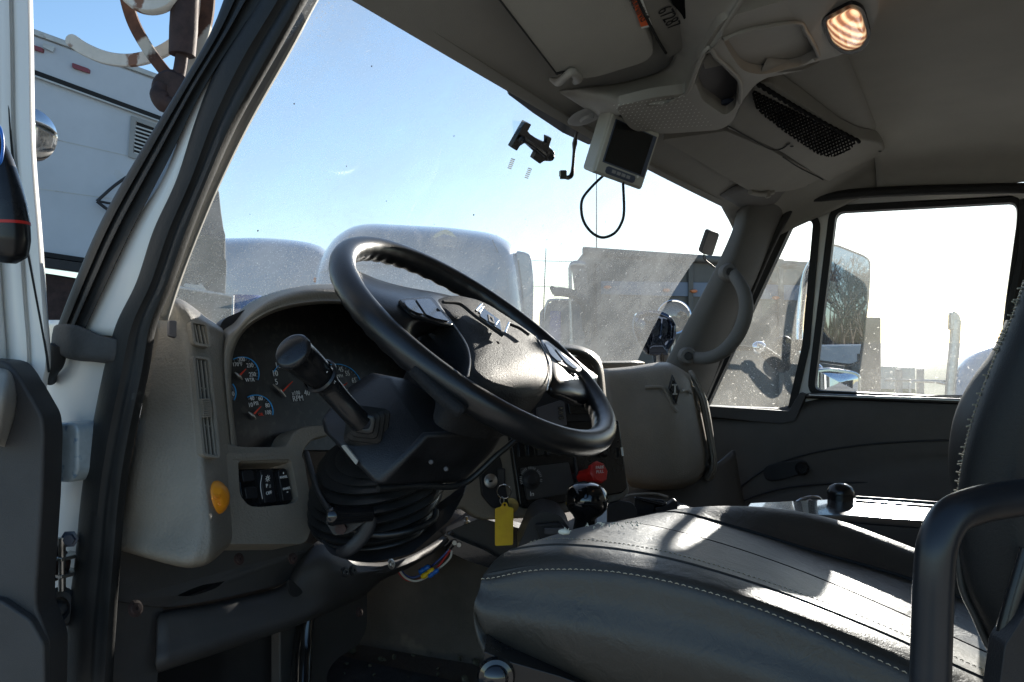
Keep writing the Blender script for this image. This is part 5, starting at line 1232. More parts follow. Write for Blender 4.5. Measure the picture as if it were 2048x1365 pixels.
# lamp
lm = bpy.data.materials.new('lamp_lens'); lm.use_nodes = True; M['lamp_lens'] = lm
n = lm.node_tree.nodes; l = lm.node_tree.links; b = n['Principled BSDF']
tc = n.new('ShaderNodeTexCoord'); mp = n.new('ShaderNodeMapping'); mp.inputs['Rotation'].default_value = (0, 0, .35)
wv = n.new('ShaderNodeTexWave'); wv.bands_direction = 'Y'; wv.inputs['Scale'].default_value = 20; wv.inputs['Distortion'].default_value = .8; wv.inputs['Detail'].default_value = 4; wv.inputs['Detail Scale'].default_value = 8; wv.inputs['Detail Roughness'].default_value = .8
l.new(tc.outputs['Object'], mp.inputs[0]); l.new(mp.outputs[0], wv.inputs['Vector'])
rp_ = n.new('ShaderNodeValToRGB'); rp_.color_ramp.elements[0].position = .12; rp_.color_ramp.elements[0].color = (.32, .12, .06, 1)
rp_.color_ramp.elements[1].position = .95; rp_.color_ramp.elements[1].color = (1.0, .72, .42, 1)
e = rp_.color_ramp.elements.new(.52); e.color = (.75, .36, .17, 1)
l.new(wv.outputs['Fac'], rp_.inputs[0]); l.new(rp_.outputs[0], b.inputs['Emission Color']); b.inputs['Emission Strength'].default_value = .6
b.inputs['Base Color'].default_value = (.4, .3, .25, 1); b.inputs['Roughness'].default_value = .12; b.inputs['Coat Weight'].default_value = 1
lz_ = rnd(lampo, 10); lc_ = V((1694, 58))
rows = [[oc(lc_.x + (x - lc_.x) * s, lc_.y + (y - lc_.y) * s, o) for x, y in lz_] for s, o in ((1.0, .066), (.96, .078), (.85, .084), (.6, .088), (.3, .09), (.02, .09))]
patch('lamp_lens', rows, 'lamp_lens', oh, n=1, k=3, solid=0, closed=True)
lrim = [p for p in lz_]
plate('lamp_bezel', [oc(x, y, .08) for x, y in shrink(lz_, -7, (1694, 58))], V((0, 0, .01)), 'dash_black', oh, holes=[[oc(x, y, .08) for x, y in lz_]], bevel=.001)
# vanity strip lining between console and glass: small dome plug by the monitor
pg = lathe('roof_plug', [(0, .008), (.01, .008), (.012, .004), (.026, .003), (.03, 0), (0, 0)], oc(1172, 232, .01), V((0, -.35, -1)), 'dim_legend', None, seg=28)
tag(pg, 'flat grey bracket plate with a small screw on the roof lining behind the monitor', 'bracket')

# net pocket
npk = thing('net_pocket', 'black elastic net pocket in a grey moulded frame on the roof beside the console', 'net pocket', oc(1620, 260, .04))
net_o = [(1506, 180, 8), (1512, 168, 8), (1540, 164, 6), (1552, 176, 3), (1580, 190, 2), (1612, 214, 2), (1650, 240, 2), (1690, 268, 2), (1716, 280, 3), (1700, 300, 10), (1668, 314, 14), (1640, 312, 14), (1580, 272, 10), (1520, 226, 14), (1505, 205, 10)]
oplate('frame', [(1500, 182, 12), (1478, 214, 10), (1464, 244, 10), (1452, 258, 8), (1560, 304, 8), (1640, 356, 20), (1684, 378, 20), (1728, 366, 24), (1776, 308, 20), (1764, 286, 16), (1716, 278, 6), (1680, 262, 6), (1600, 204, 6), (1550, 170, 6)], .034, .03, 'lining', npk, bevel=.008)
nb = oplate('net_back', net_o, .036, .002, 'lining', npk, bevel=0)
# real cord net in a diamond lattice, bulging downward
from mathutils.geometry import intersect_point_quad_2d
poly = rnd(net_o, 6)
def inside(x, y):
    c = False; N_ = len(poly)
    for i in range(N_):
        x1, y1 = poly[i]; x2, y2 = poly[i - 1]
        if (y1 > y) != (y2 > y) and x < (x2 - x1) * (y - y1) / (y2 - y1) + x1: c = not c
    return c
u0 = V((1506, 185)); du = V((210, 105)) / 210; dv = V((-.42, .9))
bm = bmesh.new()
def netpt(a, b):
    q = u0 + du * a * .94 + dv * b
    return q
stp = 8.0
for fam in (1, -1):
    for c0 in range(-40, 60):
        run = []
        for s in range(0, 60):
            b = s * 1.6 - 4; a = c0 * stp + fam * b * .8 + 0
            q = netpt(a, b)
            if inside(q.x, q.y):
                bul = .044 + .004 * math.sin(a * .07) * 1
                run.append(oc(q.x, q.y, bul))
            else:
                if len(run) > 2: tube_bm(bm, run, .0019, 4, cap=False)
                run = []
        if len(run) > 2: tube_bm(bm, run, .0019, 4, cap=False)
fin('net_cords', bm, 'net', npk)
tp = []
for i in range(40):
    s = i / 39; x = 1514 + 204 * s; y = 166 + 116 * s + 4 * math.sin(s * 3.1) - 0
    tp.append(oc(x, y + (1.5 if i % 2 else -1.5), .046))
tube('gathered_edge', tp, [.0034 + .001 * (i % 2) for i in range(40)], 'net', npk, seg=8, n=2)
for x, y in ((1760, 302), (1576, 288), (1584, 292)): lathe('screw', [(0, .002), (.003, .002), (.004, 0), (0, 0)], oc(x, y, .036), V((0, 0, -1)), 'dash_black', npk, seg=10)

# second net pocket at the very top
n2 = thing('upper_net_pocket', 'black net pocket edge showing at the top of the view beside the near visor', 'net pocket', oc(1370, 0, .03))
oplate('net_back', [(1330, -40), (1345, 8, 4), (1364, 30, 6), (1368, 40, 3), (1386, 20, 8), (1406, 0, 8), (1410, -40)], .034, .004, 'net', n2, bevel=.001, r=4)
oplate('frame_strip', [(1262, -60), (1300, -60), (1345, 10, 3), (1372, 46, 6), (1368, 100, 20), (1335, 118, 10), (1318, 90, 10)], .026, .01, 'lining', n2, bevel=.004)
tube('gap_line', [oc(x, y, .03) for x, y in ((1268, -20), (1290, 30), (1316, 80), (1332, 106))], .0022, 'dark_gap', n2, seg=6)
text('marker_scrawl', '67287', oc(1338, 36, .0275), oc(1350, 58, .0275) - oc(1322, 12, .0275), oc(1350, 26, .0275) - oc(1328, 38, .0275), .026, 'dash_black', n2, .0001)

# far sun visor
fv = thing('far_sun_visor', 'grey sun visor folded flat at the far side below the net pocket', 'sun visor', oc(1480, 320, .02))
oplate('visor_panel', [(1322, 280, 10), (1452, 262, 6), (1540, 300, 8), (1640, 352, 8), (1640, 366, 8), (1580, 382, 20), (1510, 388, 8), (1470, 366, 10), (1390, 318, 10)], .022, .012, 'lining', fv, bevel=.004)
tube('visor_seam', [oc(x, y, .036) for x, y in ((1456, 252), (1500, 276), (1540, 298), (1562, 298), (1580, 286))], .0014, 'dark_gap', fv, seg=6)
tube('visor_seam', [oc(x, y, .026) for x, y in ((1566, 314), (1600, 336), (1640, 356), (1656, 366))], .0014, 'dark_gap', fv, seg=6)
lathe('visor_pivot', [(0, .012), (.006, .012), (.009, .004), (.009, -.004), (0, -.004)], oc(1534, 386, .026), V((0, -.3, -1)), 'lining', fv, seg=16)
tube('arm', [oc(1500, 384, .026), oc(1516, 388, .028), oc(1534, 388, .028), oc(1546, 384, .024)], .006, 'lining', fv, seg=10)

# ---------------- monitor
mo = thing('backup_monitor', 'small beige backup camera monitor with dark screen hanging from the roof by the windshield', 'monitor', W(1245, 300, 1.28))
TL, TR, BR, BL = W(1222, 221, 1.26), W(1321, 266, 1.32), W(1283, 381, 1.31), W(1184, 345, 1.25)
nm_ = (TR - TL).cross(BL - TL).normalized()
if nm_.dot(CAMP - TL) < 0: nm_ = -nm_
bkv = (W(1200, 218, 1.30) - TL)
bkv = W(1201, 216, 1.295) - TL
q = [TL, TR, BR, BL]
def mq(u, v, o=0): return (TL.lerp(TR, u)).lerp(BL.lerp(BR, u), v) + nm_ * o
plate('housing', q, bkv, 'monitor', mo, bevel=.0045, seg=4)
plate('front_bezel', [mq(u, v, .003) for u, v in ((.03, .03), (.97, .03), (.97, .97), (.03, .97))], -nm_ * .004, 'monitor', mo, bevel=.002)
plate('screen_surround', [mq(u, v, .0042) for u, v in ((.10, .10), (.93, .10), (.93, .80), (.10, .80))], -nm_ * .002, 'bluegrey', mo, bevel=.0006)
plate('screen', [mq(u, v, .0048) for u, v in ((.12, .12), (.85, .12), (.85, .78), (.12, .78))], -nm_ * .001, 'screen', mo)
plate('button_strip', [mq(u, v, .0046) for u, v in ((.20, .85), (.23, .83), (.75, .83), (.78, .86), (.78, .92), (.75, .95), (.23, .95), (.20, .92))], -nm_ * .002, 'bluegrey', mo, bevel=.0006)
for k in range(4):
    box('button', mq(.34 + k * .095, .89, .0055), (.0035, .0025, .001), 'dim_legend', mo, ((TR - TL).normalized(), (BL - TL).normalized(), nm_), bevel=.0004)
lathe('status_light', [(0, .001), (.0022, .001), (.0022, 0), (0, 0)], mq(.80, .83, .005), nm_, 'label_white', mo, seg=12)
arm = tube('mount_arm', [W(1262, 235, 1.36), W(1258, 222, 1.34), oc(1255, 205, .05)], .008, 'dash_black', mo, seg=12)
cbl = tube('monitor_cable', [W(x, y, t) for x, y, t in ((1210, 348, 1.29), (1184, 373, 1.28), (1165, 398, 1.27), (1163, 425, 1.27), (1170, 448, 1.27), (1186, 467, 1.27), (1206, 475, 1.27), (1228, 467, 1.27), (1242, 448, 1.27), (1248, 422, 1.27), (1246, 364, 1.29))], .0021, 'rubber', None, seg=12)
tag(cbl, 'thin black cable hanging in a loop below the beige monitor', 'cable')

# ---------------- camera mount, cable, pads and antenna on the glass
cmn = thing('glass_mount', 'black plastic camera mount stuck to the windshield', 'camera mount', on_ws(1068, 288, .02))
def gw(x, y, o=.012): return on_ws(x, y, o)
G0 = gw(1068, 288); GN = V((-.1, -.81, -.58)).normalized()
def gm(x, y, o=0): return hit(x, y, G0 + GN * o, GN)
plate('cross_plate', [gm(x, y, .0) for x, y in rnd([(1051, 244, 2), (1063, 249, 2), (1056, 262, 1), (1060, 268, 3), (1078, 280, 2), (1094, 287, 2), (1094, 273, 2), (1104, 276, 2), (1098, 294, 3), (1108, 302, 5), (1111, 314, 6), (1104, 323, 5), (1088, 322, 3), (1080, 328, 2), (1066, 318, 2), (1072, 306, 1), (1050, 286, 3), (1040, 292, 2), (1034, 302, 2), (1022, 295, 2)], 2, 3)], -GN * .008, 'satin_black', cmn, bevel=.001)
tube('mount_bar', [gm(1046, 278, .006), gm(1068, 292, .008), gm(1090, 310, .006)], [.004, .0035, .004], 'satin_black', cmn, seg=12, n=2)
lathe('pivot_ring', [(.002, .004), (.0045, .005), (.0065, .003), (.0065, 0), (.002, 0)], gm(1043, 279, .006), GN, 'dash_black', cmn, seg=20)
lathe('pivot_ring', [(.002, .004), (.0045, .005), (.0065, .003), (.0065, 0), (.002, 0)], gm(1101, 314, .004), GN, 'dash_black', cmn, seg=20)
for (x, y, lb) in ((1019, 325, 'upper left ribbed adhesive patch left on the glass below the black mount'), (1053, 344, 'lower right ribbed adhesive patch left on the glass below the black mount')):
    bm = bmesh.new()
    for k in range(6):
        p = gw(x - 3.5 + k * 1.4, y + 9 - k * 3.6, .004); box_bm(bm, p, ((RT * .92 + UP * -.3).normalized(), GN, (RT * .4 + UP * .9).normalized()), (.0032, .0004, .0009))
    o = fin('adhesive_patch', bm, 'foam', None); tag(o, lb, 'adhesive patch', 'adhesive patches on the windshield')
cc_ = thing('camera_lead', 'short black lead with an elbow plug dangling from the top of the windshield', 'cable', gw(1130, 300))
tube('lead', [gw(x, y, .02) for x, y in ((1139, 238), (1134, 262), (1132, 275), (1131, 290), (1129, 320), (1127, 338), (1120, 344), (1112, 342))], [.003, .003, .0045, .0028, .0026, .0042, .0042, .003], 'dash_black', cc_, seg=12)
box('plug', gw(1110, 338, .02), (.006, .005, .0075), 'dash_black', cc_, (RT, FW, UP), bevel=.0015)
box('plug_tip', gw(1103, 336, .02), (.0015, .003, .0045), 'steel', cc_, (RT, FW, UP), bevel=.0005)
ga = thing('antenna_patch', 'small black rounded antenna block stuck to the far side of the windshield', 'antenna', gw(1420, 488, .01))
GA = gw(1420, 488, .012)
def ga_(x, y, o=0): return hit(x, y, GA, GN)
plate('case', [ga_(x, y) for x, y in rnd([(1418, 461, 6), (1440, 467, 6), (1425, 513, 6), (1402, 507, 6)], 5)], -GN * .012, 'dash_black', ga, bevel=.003)
tube('lead', [ga_(1408, 508), ga_(1407, 516), ga_(1416, 526), ga_(1428, 536)], .0018, 'rubber', ga, seg=8)
tube('lead', [ga_(1410, 510), ga_(1412, 520), ga_(1424, 530), ga_(1436, 540)], .0014, 'rubber', ga, seg=8)
# dead insect and dirt marks on the glass
bm = bmesh.new()
for x, y, r_ in ((945, 428, .0016), (866, 447, .0007), (513, 459, .0013), (497, 426, .0006), (585, 205, .001), (770, 400, .0008), (690, 330, .0008), (905, 270, .001), (740, 130, .001), (1060, 205, .0009)):
    p = gw(x, y, .003); bmesh.ops.create_icosphere(bm, subdivisions=1, radius=r_, matrix=Matrix.Translation(p) @ Matrix.Scale(.6, 4, V((1, 0, 0))))
ds = fin('glass_dirt', bm, 'rust_dark', None); tag(ds, 'scattered dark dirt specks on the inside of the windshield', 'dirt specks', kind='stuff')
bm = bmesh.new()
random.seed(3)
for _ in range(120):
    x = random.choice([random.uniform(700, 1460), random.uniform(900, 1460), random.uniform(980, 1400)]); y = random.uniform(20, 700)
    try: p = gw(x, y, .002)
    except Exception: continue
    if not (.7 < p.x < 2.25 and 1.8 < p.z < 2.18): continue
    a = random.uniform(0, 3.14); L = random.uniform(.0008, .004) * (1 if random.random() < .8 else 2); d = V((math.cos(a), 0, math.sin(a)))
    d = (d - GN * d.dot(GN)).normalized(); s = GN.cross(d) * random.uniform(.0003, .0006)
    bm.faces.new([bm.verts.new(p - d * L - s), bm.verts.new(p + d * L - s * .3), bm.verts.new(p + d * L * .8 + s), bm.verts.new(p - d * L * .6 + s)])
dk = fin('glass_scratches', bm, 'pale_film', None, smooth=False); tag(dk, 'pale scratches and dried splashes scattered over the windshield', 'scratches', kind='stuff')

# ================================================================ OUTSIDE
gr = box('ground', (60, 60, -.05), (900, 900, .05), 'bounce_gravel', bevel=0); tag(gr, kind='structure', label=None)
def op(x, y, t): return W(x, y, t)
# field bank far off beyond the side window
def band(nm, x0, x1, y0, y1, t0, t1, m, depth=3.0, parent=None, bevel=0):
    return plate(nm, [W(x0, y0, t0), W(x1, y0, t1), W(x1, y1, t1), W(x0, y1, t0)], FW * depth, m, parent, bevel=bevel)
fldv = [[W(x, 0, t).xy for x in (1500, 1750, 2000, 2300)] for t in (30, 45, 70)]
fld = []
for t, z in ((18, .02), (24, .5), (28, .9), (33, 1.02), (45, .9), (75, .3)):
    fld.append([V((*W(x, 682, t).xy, z)) for x in (1640, 1700, 1800, 1900, 2100, 2400)])
fo_ = patch('field', fld, 'grass', None, solid=.3, n=3, k=3); tag(fo_, None, kind='structure')

# --- trailer on the left
trl = thing('box_trailer', 'dirty white box trailer with red side markers and louvred vent past the open door', 'trailer', V((*W(200, 682, 10).xy, 0)))
def tt(x): s = (x - 65) / 275.0; return 1 / ((1 - s) / 9.4 + s / 10.2)
def tp_(x, y, o=0): return W(x, y, tt(x)) - FW * o
def ty(x, a, b): return a + (b - a) * (x - 65) / 275.0       # line height at x
def tband(nm, a0, a1, b0, b1, m, o=0, d=.06, x0=-60, x1=352, bevel=0, parent=trl):
    return plate(nm, [tp_(x0, ty(x0, a0, a1), o), tp_(x1, ty(x1, a0, a1), o), tp_(x1, ty(x1, b0, b1), o), tp_(x0, ty(x0, b0, b1), o)], FW * d, m, parent, bevel=bevel)
plate('body_panel', [tp_(-60, ty(-60, 66, 168)), tp_(352, ty(352, 66, 168)), tp_(352, ty(352, 505, 545)), tp_(-60, ty(-60, 505, 545))], ray(352, 682) * 2.4, 'trailer_white', trl)
tband('roof_rail', 58, 158, 70, 168, 'trailer_rail', .06, .1, bevel=.01)
tband('upper_panel', 72, 172, 140, 240, 'trailer_white', .03, .05, bevel=.004)
tband('dark_gutter', 139, 240, 149, 249, 'dark_gap', .05, .05)
tband('rail_lip', 149, 249, 153, 252, 'trailer_rail', .06, .04, bevel=.004)
tband('panel_seam', 268, 330, 269.4, 331, 'trailer_rail', .006, .01)
tband('panel_seam', 375, 413, 376.2, 414, 'trailer_rail', .006, .01)
tband('lower_rail', 500, 541, 510, 549, 'dark_gap', .05, .1)
for x, y in ((75, 97), (167, 138)):
    plate('side_marker', [tp_(a, b, .07) for a, b in rnd([(x - 17, y - 9), (x + 17, y + 3), (x + 16, y + 12), (x - 17, y + 1)], 3)], FW * .05, 'marker_red', trl, bevel=.005)
plate('rail_patch', [tp_(a, b, .07) for a, b in ((94, 90), (116, 98), (112, 108), (92, 98))], FW * .02, 'trailer_rail', trl)
ltc = plate('vent_frame', [tp_(a, b, .03) for a, b in ((264, 232), (340, 258), (340, 340), (258, 314))], FW * .05, 'grey_wall', trl, holes=[[tp_(a, b, .03) for a, b in ((274, 244), (330, 264), (330, 326), (268, 306))]], bevel=.004)
for k in range(8):
    y = 250 + k * 7.8; plate('louvre', [tp_(a, b, .025) for a, b in ((270, y), (332, y + 20), (332, y + 23), (270, y + 3))], FW * .04, 'trailer_rail', ltc)
plate('vent_back', [tp_(a, b, .004) for a, b in ((266, 238), (336, 258), (336, 336), (262, 310))], FW * .01, 'dark_gap', ltc)
tube('ladder_rung', [tp_(x, y, .12) for x, y in ((204, 406), (235, 378), (262, 358))], .018, 'dash_black', trl, seg=8)
tube('ladder_rung', [tp_(x, y, .12) for x, y in ((204, 406), (222, 420), (250, 440), (262, 420))], .018, 'dash_black', trl, seg=8)
tube('ladder_rung', [tp_(x, y, .12) for x, y in ((208, 406), (240, 412))], .014, 'dash_black', trl, seg=8)
tband('fuel_pannier', 545, 590, 720, 760, 'rust_dark', -.1, 1.6, parent=trl)
tband('chassis_beam', 512, 551, 530, 570, 'dash_black', .1, 1.2)
for x in (20, 150, 330):
    c = tp_(x, 850, .1); c = V((c.x, c.y, .5)); lathe('wheel', [(0, .12), (.28, .12), (.3, .16), (.48, .16), (.5, .1), (.5, -.1), (.48, -.16), (0, -.16)], c, -FW, 'tyre', trl, seg=32)

# --- rusty hook and arms hanging nearer
hk = thing('crane_hook', 'rusty crane hook with curved steel arms and a dark ram hanging above the trailer', 'crane hook', W(320, 80, 4))
def flatbar(nm, pts, wid, t, m, th=.03):
    P_ = spline([V((x, y)) for x, y in pts], 8); o, i = [], []
    for k, p in enumerate(P_):
        d = (P_[min(k + 1, len(P_) - 1)] - P_[max(k - 1, 0)]).normalized(); nn = V((-d.y, d.x)); w = wid[0] + (wid[1] - wid[0]) * k / (len(P_) - 1)
        o.append(p + nn * w); i.append(p - nn * w)
    s = P_[0]; d = (P_[0] - P_[1]).normalized(); capp = [s + V((d.x * math.cos(a) - d.y * math.sin(a), d.x * math.sin(a) + d.y * math.cos(a))) * wid[0] for a in (R(-60), R(-30), 0, R(30), R(60))]
    poly_ = i + list(reversed(o)) + [c for c in reversed(capp)]
    # keep the outline simple
    poly_ = list(reversed(i)) + capp[::-1] + o
    return plate(nm, [W(p.x, p.y, t) for p in poly_], FW * th, m, hk, bevel=.006)
flatbar('curved_arm', ((142, 80), (170, 98), (210, 114), (255, 119), (300, 110), (340, 90), (372, 60), (390, 20), (396, -40)), (13, 12), 4.1, 'rusty_white')
flatbar('curved_arm', ((244, -50), (250, -5), (264, 42), (286, 84), (312, 122), (342, 158), (365, 180)), (12, 11), 3.95, 'rust')
tube('ram', [W(374, -40, 3.9), W(370, 0, 3.9), W(367, 60, 3.9), W(364, 110, 3.9)], [.06, .06, .062, .058], 'rust_dark', hk, seg=20)
tube('ram_rod', [W(364, 108, 3.9), W(360, 135, 3.9), W(354, 165, 3.9)], .028, 'rust_dark', hk, seg=14)
lathe('swivel_eye', [(0, .035), (.07, .035), (.085, .02), (.085, -.02), (.07, -.035), (0, -.035)], W(343, 178, 3.9), -FW, 'rust_dark', hk, seg=28)
tube('hook_tip', [W(326, 168, 3.88), W(320, 188, 3.88), W(330, 206, 3.88), W(350, 210, 3.88)], [.03, .045, .045, .03], 'rust_dark', hk, seg=14)
flatbar('curved_arm', ((352, 170), (380, 120), (400, 80), (412, 20), (414, -40)), (11, 14), 4.0, 'rust')
lathe('sheave_cover', [(0, .03), (.085, .03), (.088, .027), (.105, .027), (.108, .03), (.15, .03), (.158, .02), (.158, -.02), (0, -.02)], W(302, -42, 3.85), -FW, 'rusty_white', hk, seg=48)
lathe('red_ring', [(.086, .031), (.104, .031), (.104, .0285), (.086, .0285)], W(302, -42, 3.85), -FW, 'red', hk, seg=48)

# --- dark machine seen low through the near corner of the glass
mc = thing('covered_machine', 'dark dirty machine with a tall ragged cover seen through the near corner of the windshield', 'machine', V((*W(390, 682, 7).xy, 0)))
plate('tall_cover', [W(x, y, 7) for x, y in ((300, 900), (300, 360), (418, 360), (438, 378), (442, 420), (447, 455), (451, 470), (452, 700), (448, 900))], ray(400, 682) * 1.2, 'tarp', mc, bevel=.03)
plate('muddy_panel', [W(x, y, 6.9) for x, y in rnd([(300, 470), (360, 462), (410, 466), (450, 480), (449, 516), (453, 520), (452, 560), (449, 588), (420, 590), (300, 575)], 5)], ray(400, 682) * .5, 'mud', mc, bevel=.03)
plate('side_box', [W(x, y, 6.6) for x, y in ((300, 566), (350, 575), (465, 592), (463, 900), (300, 900))], ray(400, 682) * 1.0, 'mud', mc, bevel=.02)
tube('box_edge', [W(300, 564, 6.59), W(360, 575, 6.59), W(466, 592, 6.59), W(463, 700, 6.59)], .012, 'trailer_rail', mc, seg=6, n=1)
plate('pipe_stub', [W(x, y, 6.7) for x, y in rnd([(366, 572), (370, 566), (396, 570), (402, 566), (416, 584), (410, 588)], 3)], ray(400, 682) * .2, 'rusty_white', mc, bevel=.02)
dr = lathe('blue_drum', [(0, .0), (.17, .0), (.2, -.03), (.2, -.2), (.21, -.22), (.2, -.24), (.2, -.9), (0, -.9)], W(482, 591, 7.4), UP, 'blue_paint', None, seg=28)
tag(dr, 'blue round topped drum beside the muddy machine beyond the windshield', 'drum')

# --- two conventional trucks ahead
t2 = thing('white_highway_truck', 'white highway truck roof half hidden behind the silver sleeper and the gauge hood', 'truck', V((*W(560, 682, 18).xy, 0)))
wsil = rnd([(400, 478, 20), (520, 475, 30), (610, 482, 40), (652, 496, 30), (668, 530, 30), (690, 640), (700, 900), (380, 900)], 20)
patch('roof_fairing', [[W(550 + (x - 550) * s, 700 + (y - 700) * s, t) for x, y in wsil] for s, t in ((.985, 21.), (1.0, 19.6), (.995, 19.), (.97, 18.5), (.92, 18.2), (.8, 18.0), (.5, 17.9), (.02, 17.9))], 'white_truck', t2, n=1, k=4, solid=0, closed=True, ang=80)
pf = patch('visor_crease', [[W(x, y, 17.95) for x, y in r] for r in (((545, 560), (590, 562), (640, 572)), ((550, 563), (590, 570), (640, 582)))], 'white_truck', t2, solid=.02)
t1 = thing('silver_sleeper_truck', 'silver sleeper truck cab with a high rounded roof and amber lights dead ahead', 'truck', V((*W(850, 682, 14).xy, 0)))
sil = rnd([(596, 690, 10), (606, 610, 20), (632, 530, 30), (668, 475, 30), (705, 452, 26), (745, 447, 20), (900, 455, 30), (985, 466, 26), (1024, 486, 24), (1042, 520, 20), (1052, 610, 20), (1060, 700), (1062, 900), (590, 900)], 20)
def dome(name, outline, c, rows_, m, parent):
    return patch(name, [[W(c[0] + (x - c[0]) * s, c[1] + (y - c[1]) * s, t) for x, y in outline] for s, t in rows_], m, parent, n=1, k=4, solid=0, closed=True, ang=80)
dome('sleeper_roof', sil, (850, 700), ((.985, 17.0), (1.0, 15.6), (.995, 15.0), (.97, 14.5), (.92, 14.2), (.82, 14.0), (.6, 13.85), (.3, 13.8), (.02, 13.8)), 'silver_truck', t1)
plate('cab_side', [W(x, y, 14.6) for x, y in rnd([(1030, 500, 10), (1062, 506, 14), (1068, 560, 10), (1062, 900), (1020, 900)], 8)], FW * 3.2, 'white_truck', t1, bevel=.05)
tube('side_seam', [W(x, y, 14.0) for x, y in ((1036, 520), (1046, 600), (1050, 700))], .015, 'grey_wall', t1, seg=6)
cs_ = patch('brow', [[W(x, y, t) for x, y, t in r] for r in (((610, 598, 13.98), (700, 580, 13.9), (820, 585, 13.85), (960, 610, 13.9)), ((608, 612, 13.95), (700, 596, 13.8), (820, 602, 13.75), (960, 626, 13.85)), ((606, 620, 14.0), (700, 604, 13.98), (820, 610, 13.98), (960, 634, 14.0)))], 'silver_truck', t1, solid=.03)
plate('paint_chip', [W(x, y, 13.985) for x, y in ((868, 470), (880, 462), (892, 459), (904, 464), (914, 476), (900, 472), (888, 468), (876, 474), (866, 478))], -FW * .004, 'foam', t1)
for pts_ in (((640, 545), (700, 532), (800, 530), (900, 538), (1000, 556)), ((700, 470), (690, 520), (672, 590)), ((985, 480), (1008, 540), (1016, 640))):
    tube('panel_seam', [W(x, y, 13.84 if 690 < x < 980 else 14.12) for x, y in pts_], .008, 'grey_wall', t1, seg=6)
for x, y in ((630, 560), (771, 572), (804, 576)):
    lathe('marker_light', [(0, .05), (.03, .045), (.045, .02), (.048, 0), (0, 0)], W(x, y, 13.85), -FW + UP * .2, 'amber', t1, seg=16, ux=V((0, 0, 1)), sy=.5)
# --- dump truck
dtk = thing('dump_truck', 'grey dump truck with a dull blue bed stripe, exhaust stack and curved pipe', 'dump truck', V((*W(1300, 682, 12).xy, 0)))
bed = [(1168, 500), (1176, 560), (1176, 900)]
def dq(x, y, o=0): return W(x, y, 10.5 + (x - 1168) / 500 * .6) - FW * o
plate('bed_side', [dq(x, y) for x, y in ((1168, 500), (1340, 512), (1690, 535), (1690, 900), (1176, 900), (1180, 735), (1176, 560))], FW * 2.3, 'dump_steel', dtk, bevel=.03)
plate('blue_stripe', [dq(x, y, .03) for x, y in ((1192, 562), (1440, 566), (1686, 574), (1686, 605), (1440, 595), (1192, 588))], FW * .05, 'dump_stripe', dtk, bevel=.005)
tube('top_rail', [dq(1166, 502, .04), dq(1340, 514, .04), dq(1688, 537, .04)], .05, 'dump_steel', dtk, seg=10, n=2)
for x in (1196, 1380, 1560): plate('bed_rib', [dq(a, b, .06) for a, b in ((x - 5, 518), (x + 5, 519), (x + 5, 900), (x - 5, 900))], FW * .08, 'dump_steel', dtk, bevel=.01)
for x, y in ((1214, 575), (1331, 581), (1385, 583), (1548, 596)): lathe('side_lamp', [(0, .04), (.035, .035), (.05, 0), (0, 0)], dq(x, y, .07), -FW, 'amber', dtk, seg=16, ux=RT, sy=.5)
tube('exhaust_stack', [W(1140, 536, 10.3), W(1141, 600, 10.3), W(1143, 700, 10.3), W(1145, 900, 10.3)], .022, 'steel', dtk, seg=14)
tube('exhaust_elbow', [W(1140, 545, 10.3), W(1141, 535, 10.3), W(1148, 528, 10.3), W(1168, 529, 10.35)], [.02, .025, .04, .045], 'steel', dtk, seg=14)
tube('curved_pipe', [W(1108, 584, 10.2), W(1125, 584, 10.2), W(1145, 588, 10.2), W(1160, 598, 10.2), W(1170, 615, 10.25), W(1174, 660, 10.3)], [.055, .055, .055, .055, .055, .055], 'dump_steel', dtk, seg=16)
tube('pipe_mouth', [W(1101, 573, 10.2), W(1112, 584, 10.2)], [.02, .055], 'dump_steel', dtk, seg=16, n=1)
plate('truck_cab', [W(x, y, 11.2) for x, y in rnd([(1088, 612, 8), (1110, 600, 6), (1174, 600, 6), (1176, 900), (1080, 900)], 6)], FW * 1.8, 'grey_wall', dtk, bevel=.05)
tube('cab_rail', [W(x, y, 11.1) for x, y in ((1088, 640), (1094, 608), (1108, 600), (1170, 602))], .02, 'steel', dtk, seg=10)
plate('cab_window', [W(x, y, 11.15) for x, y in rnd([(1100, 622), (1122, 622), (1122, 690), (1100, 690)], 4)], FW * .06, 'blue_paint', dtk, bevel=.01)
for x, y0, y1, lb in ((1092, 497, 760, 'whip aerial leaning slightly between the silver truck and the dump truck'), (1193, 335, 740, 'tall thin whip aerial rising past the loop of monitor cable')):
    o = tube('whip_aerial', [W(x, y0, 10), W(x - (6 if x < 1100 else 0), (y0 + y1) / 2 + 30, 10), W(x - (10 if x < 1100 else 0), y1 + 150, 10)], [.005, .009, .014], 'dash_black', None, seg=8, n=3)
    tag(o, lb, 'aerial')
for k, (ya, yb) in enumerate(((523, 535), (574, 582))):
    o = tube('power_line', [W(980, ya - 3, 60), W(1140, ya, 60), W(1700, yb, 60)], .022, 'dash_black', None, seg=5, n=3)
    tag(o, ('upper' if k == 0 else 'lower') + ' of two thin overhead wires crossing the sky behind the dump truck', 'wire')

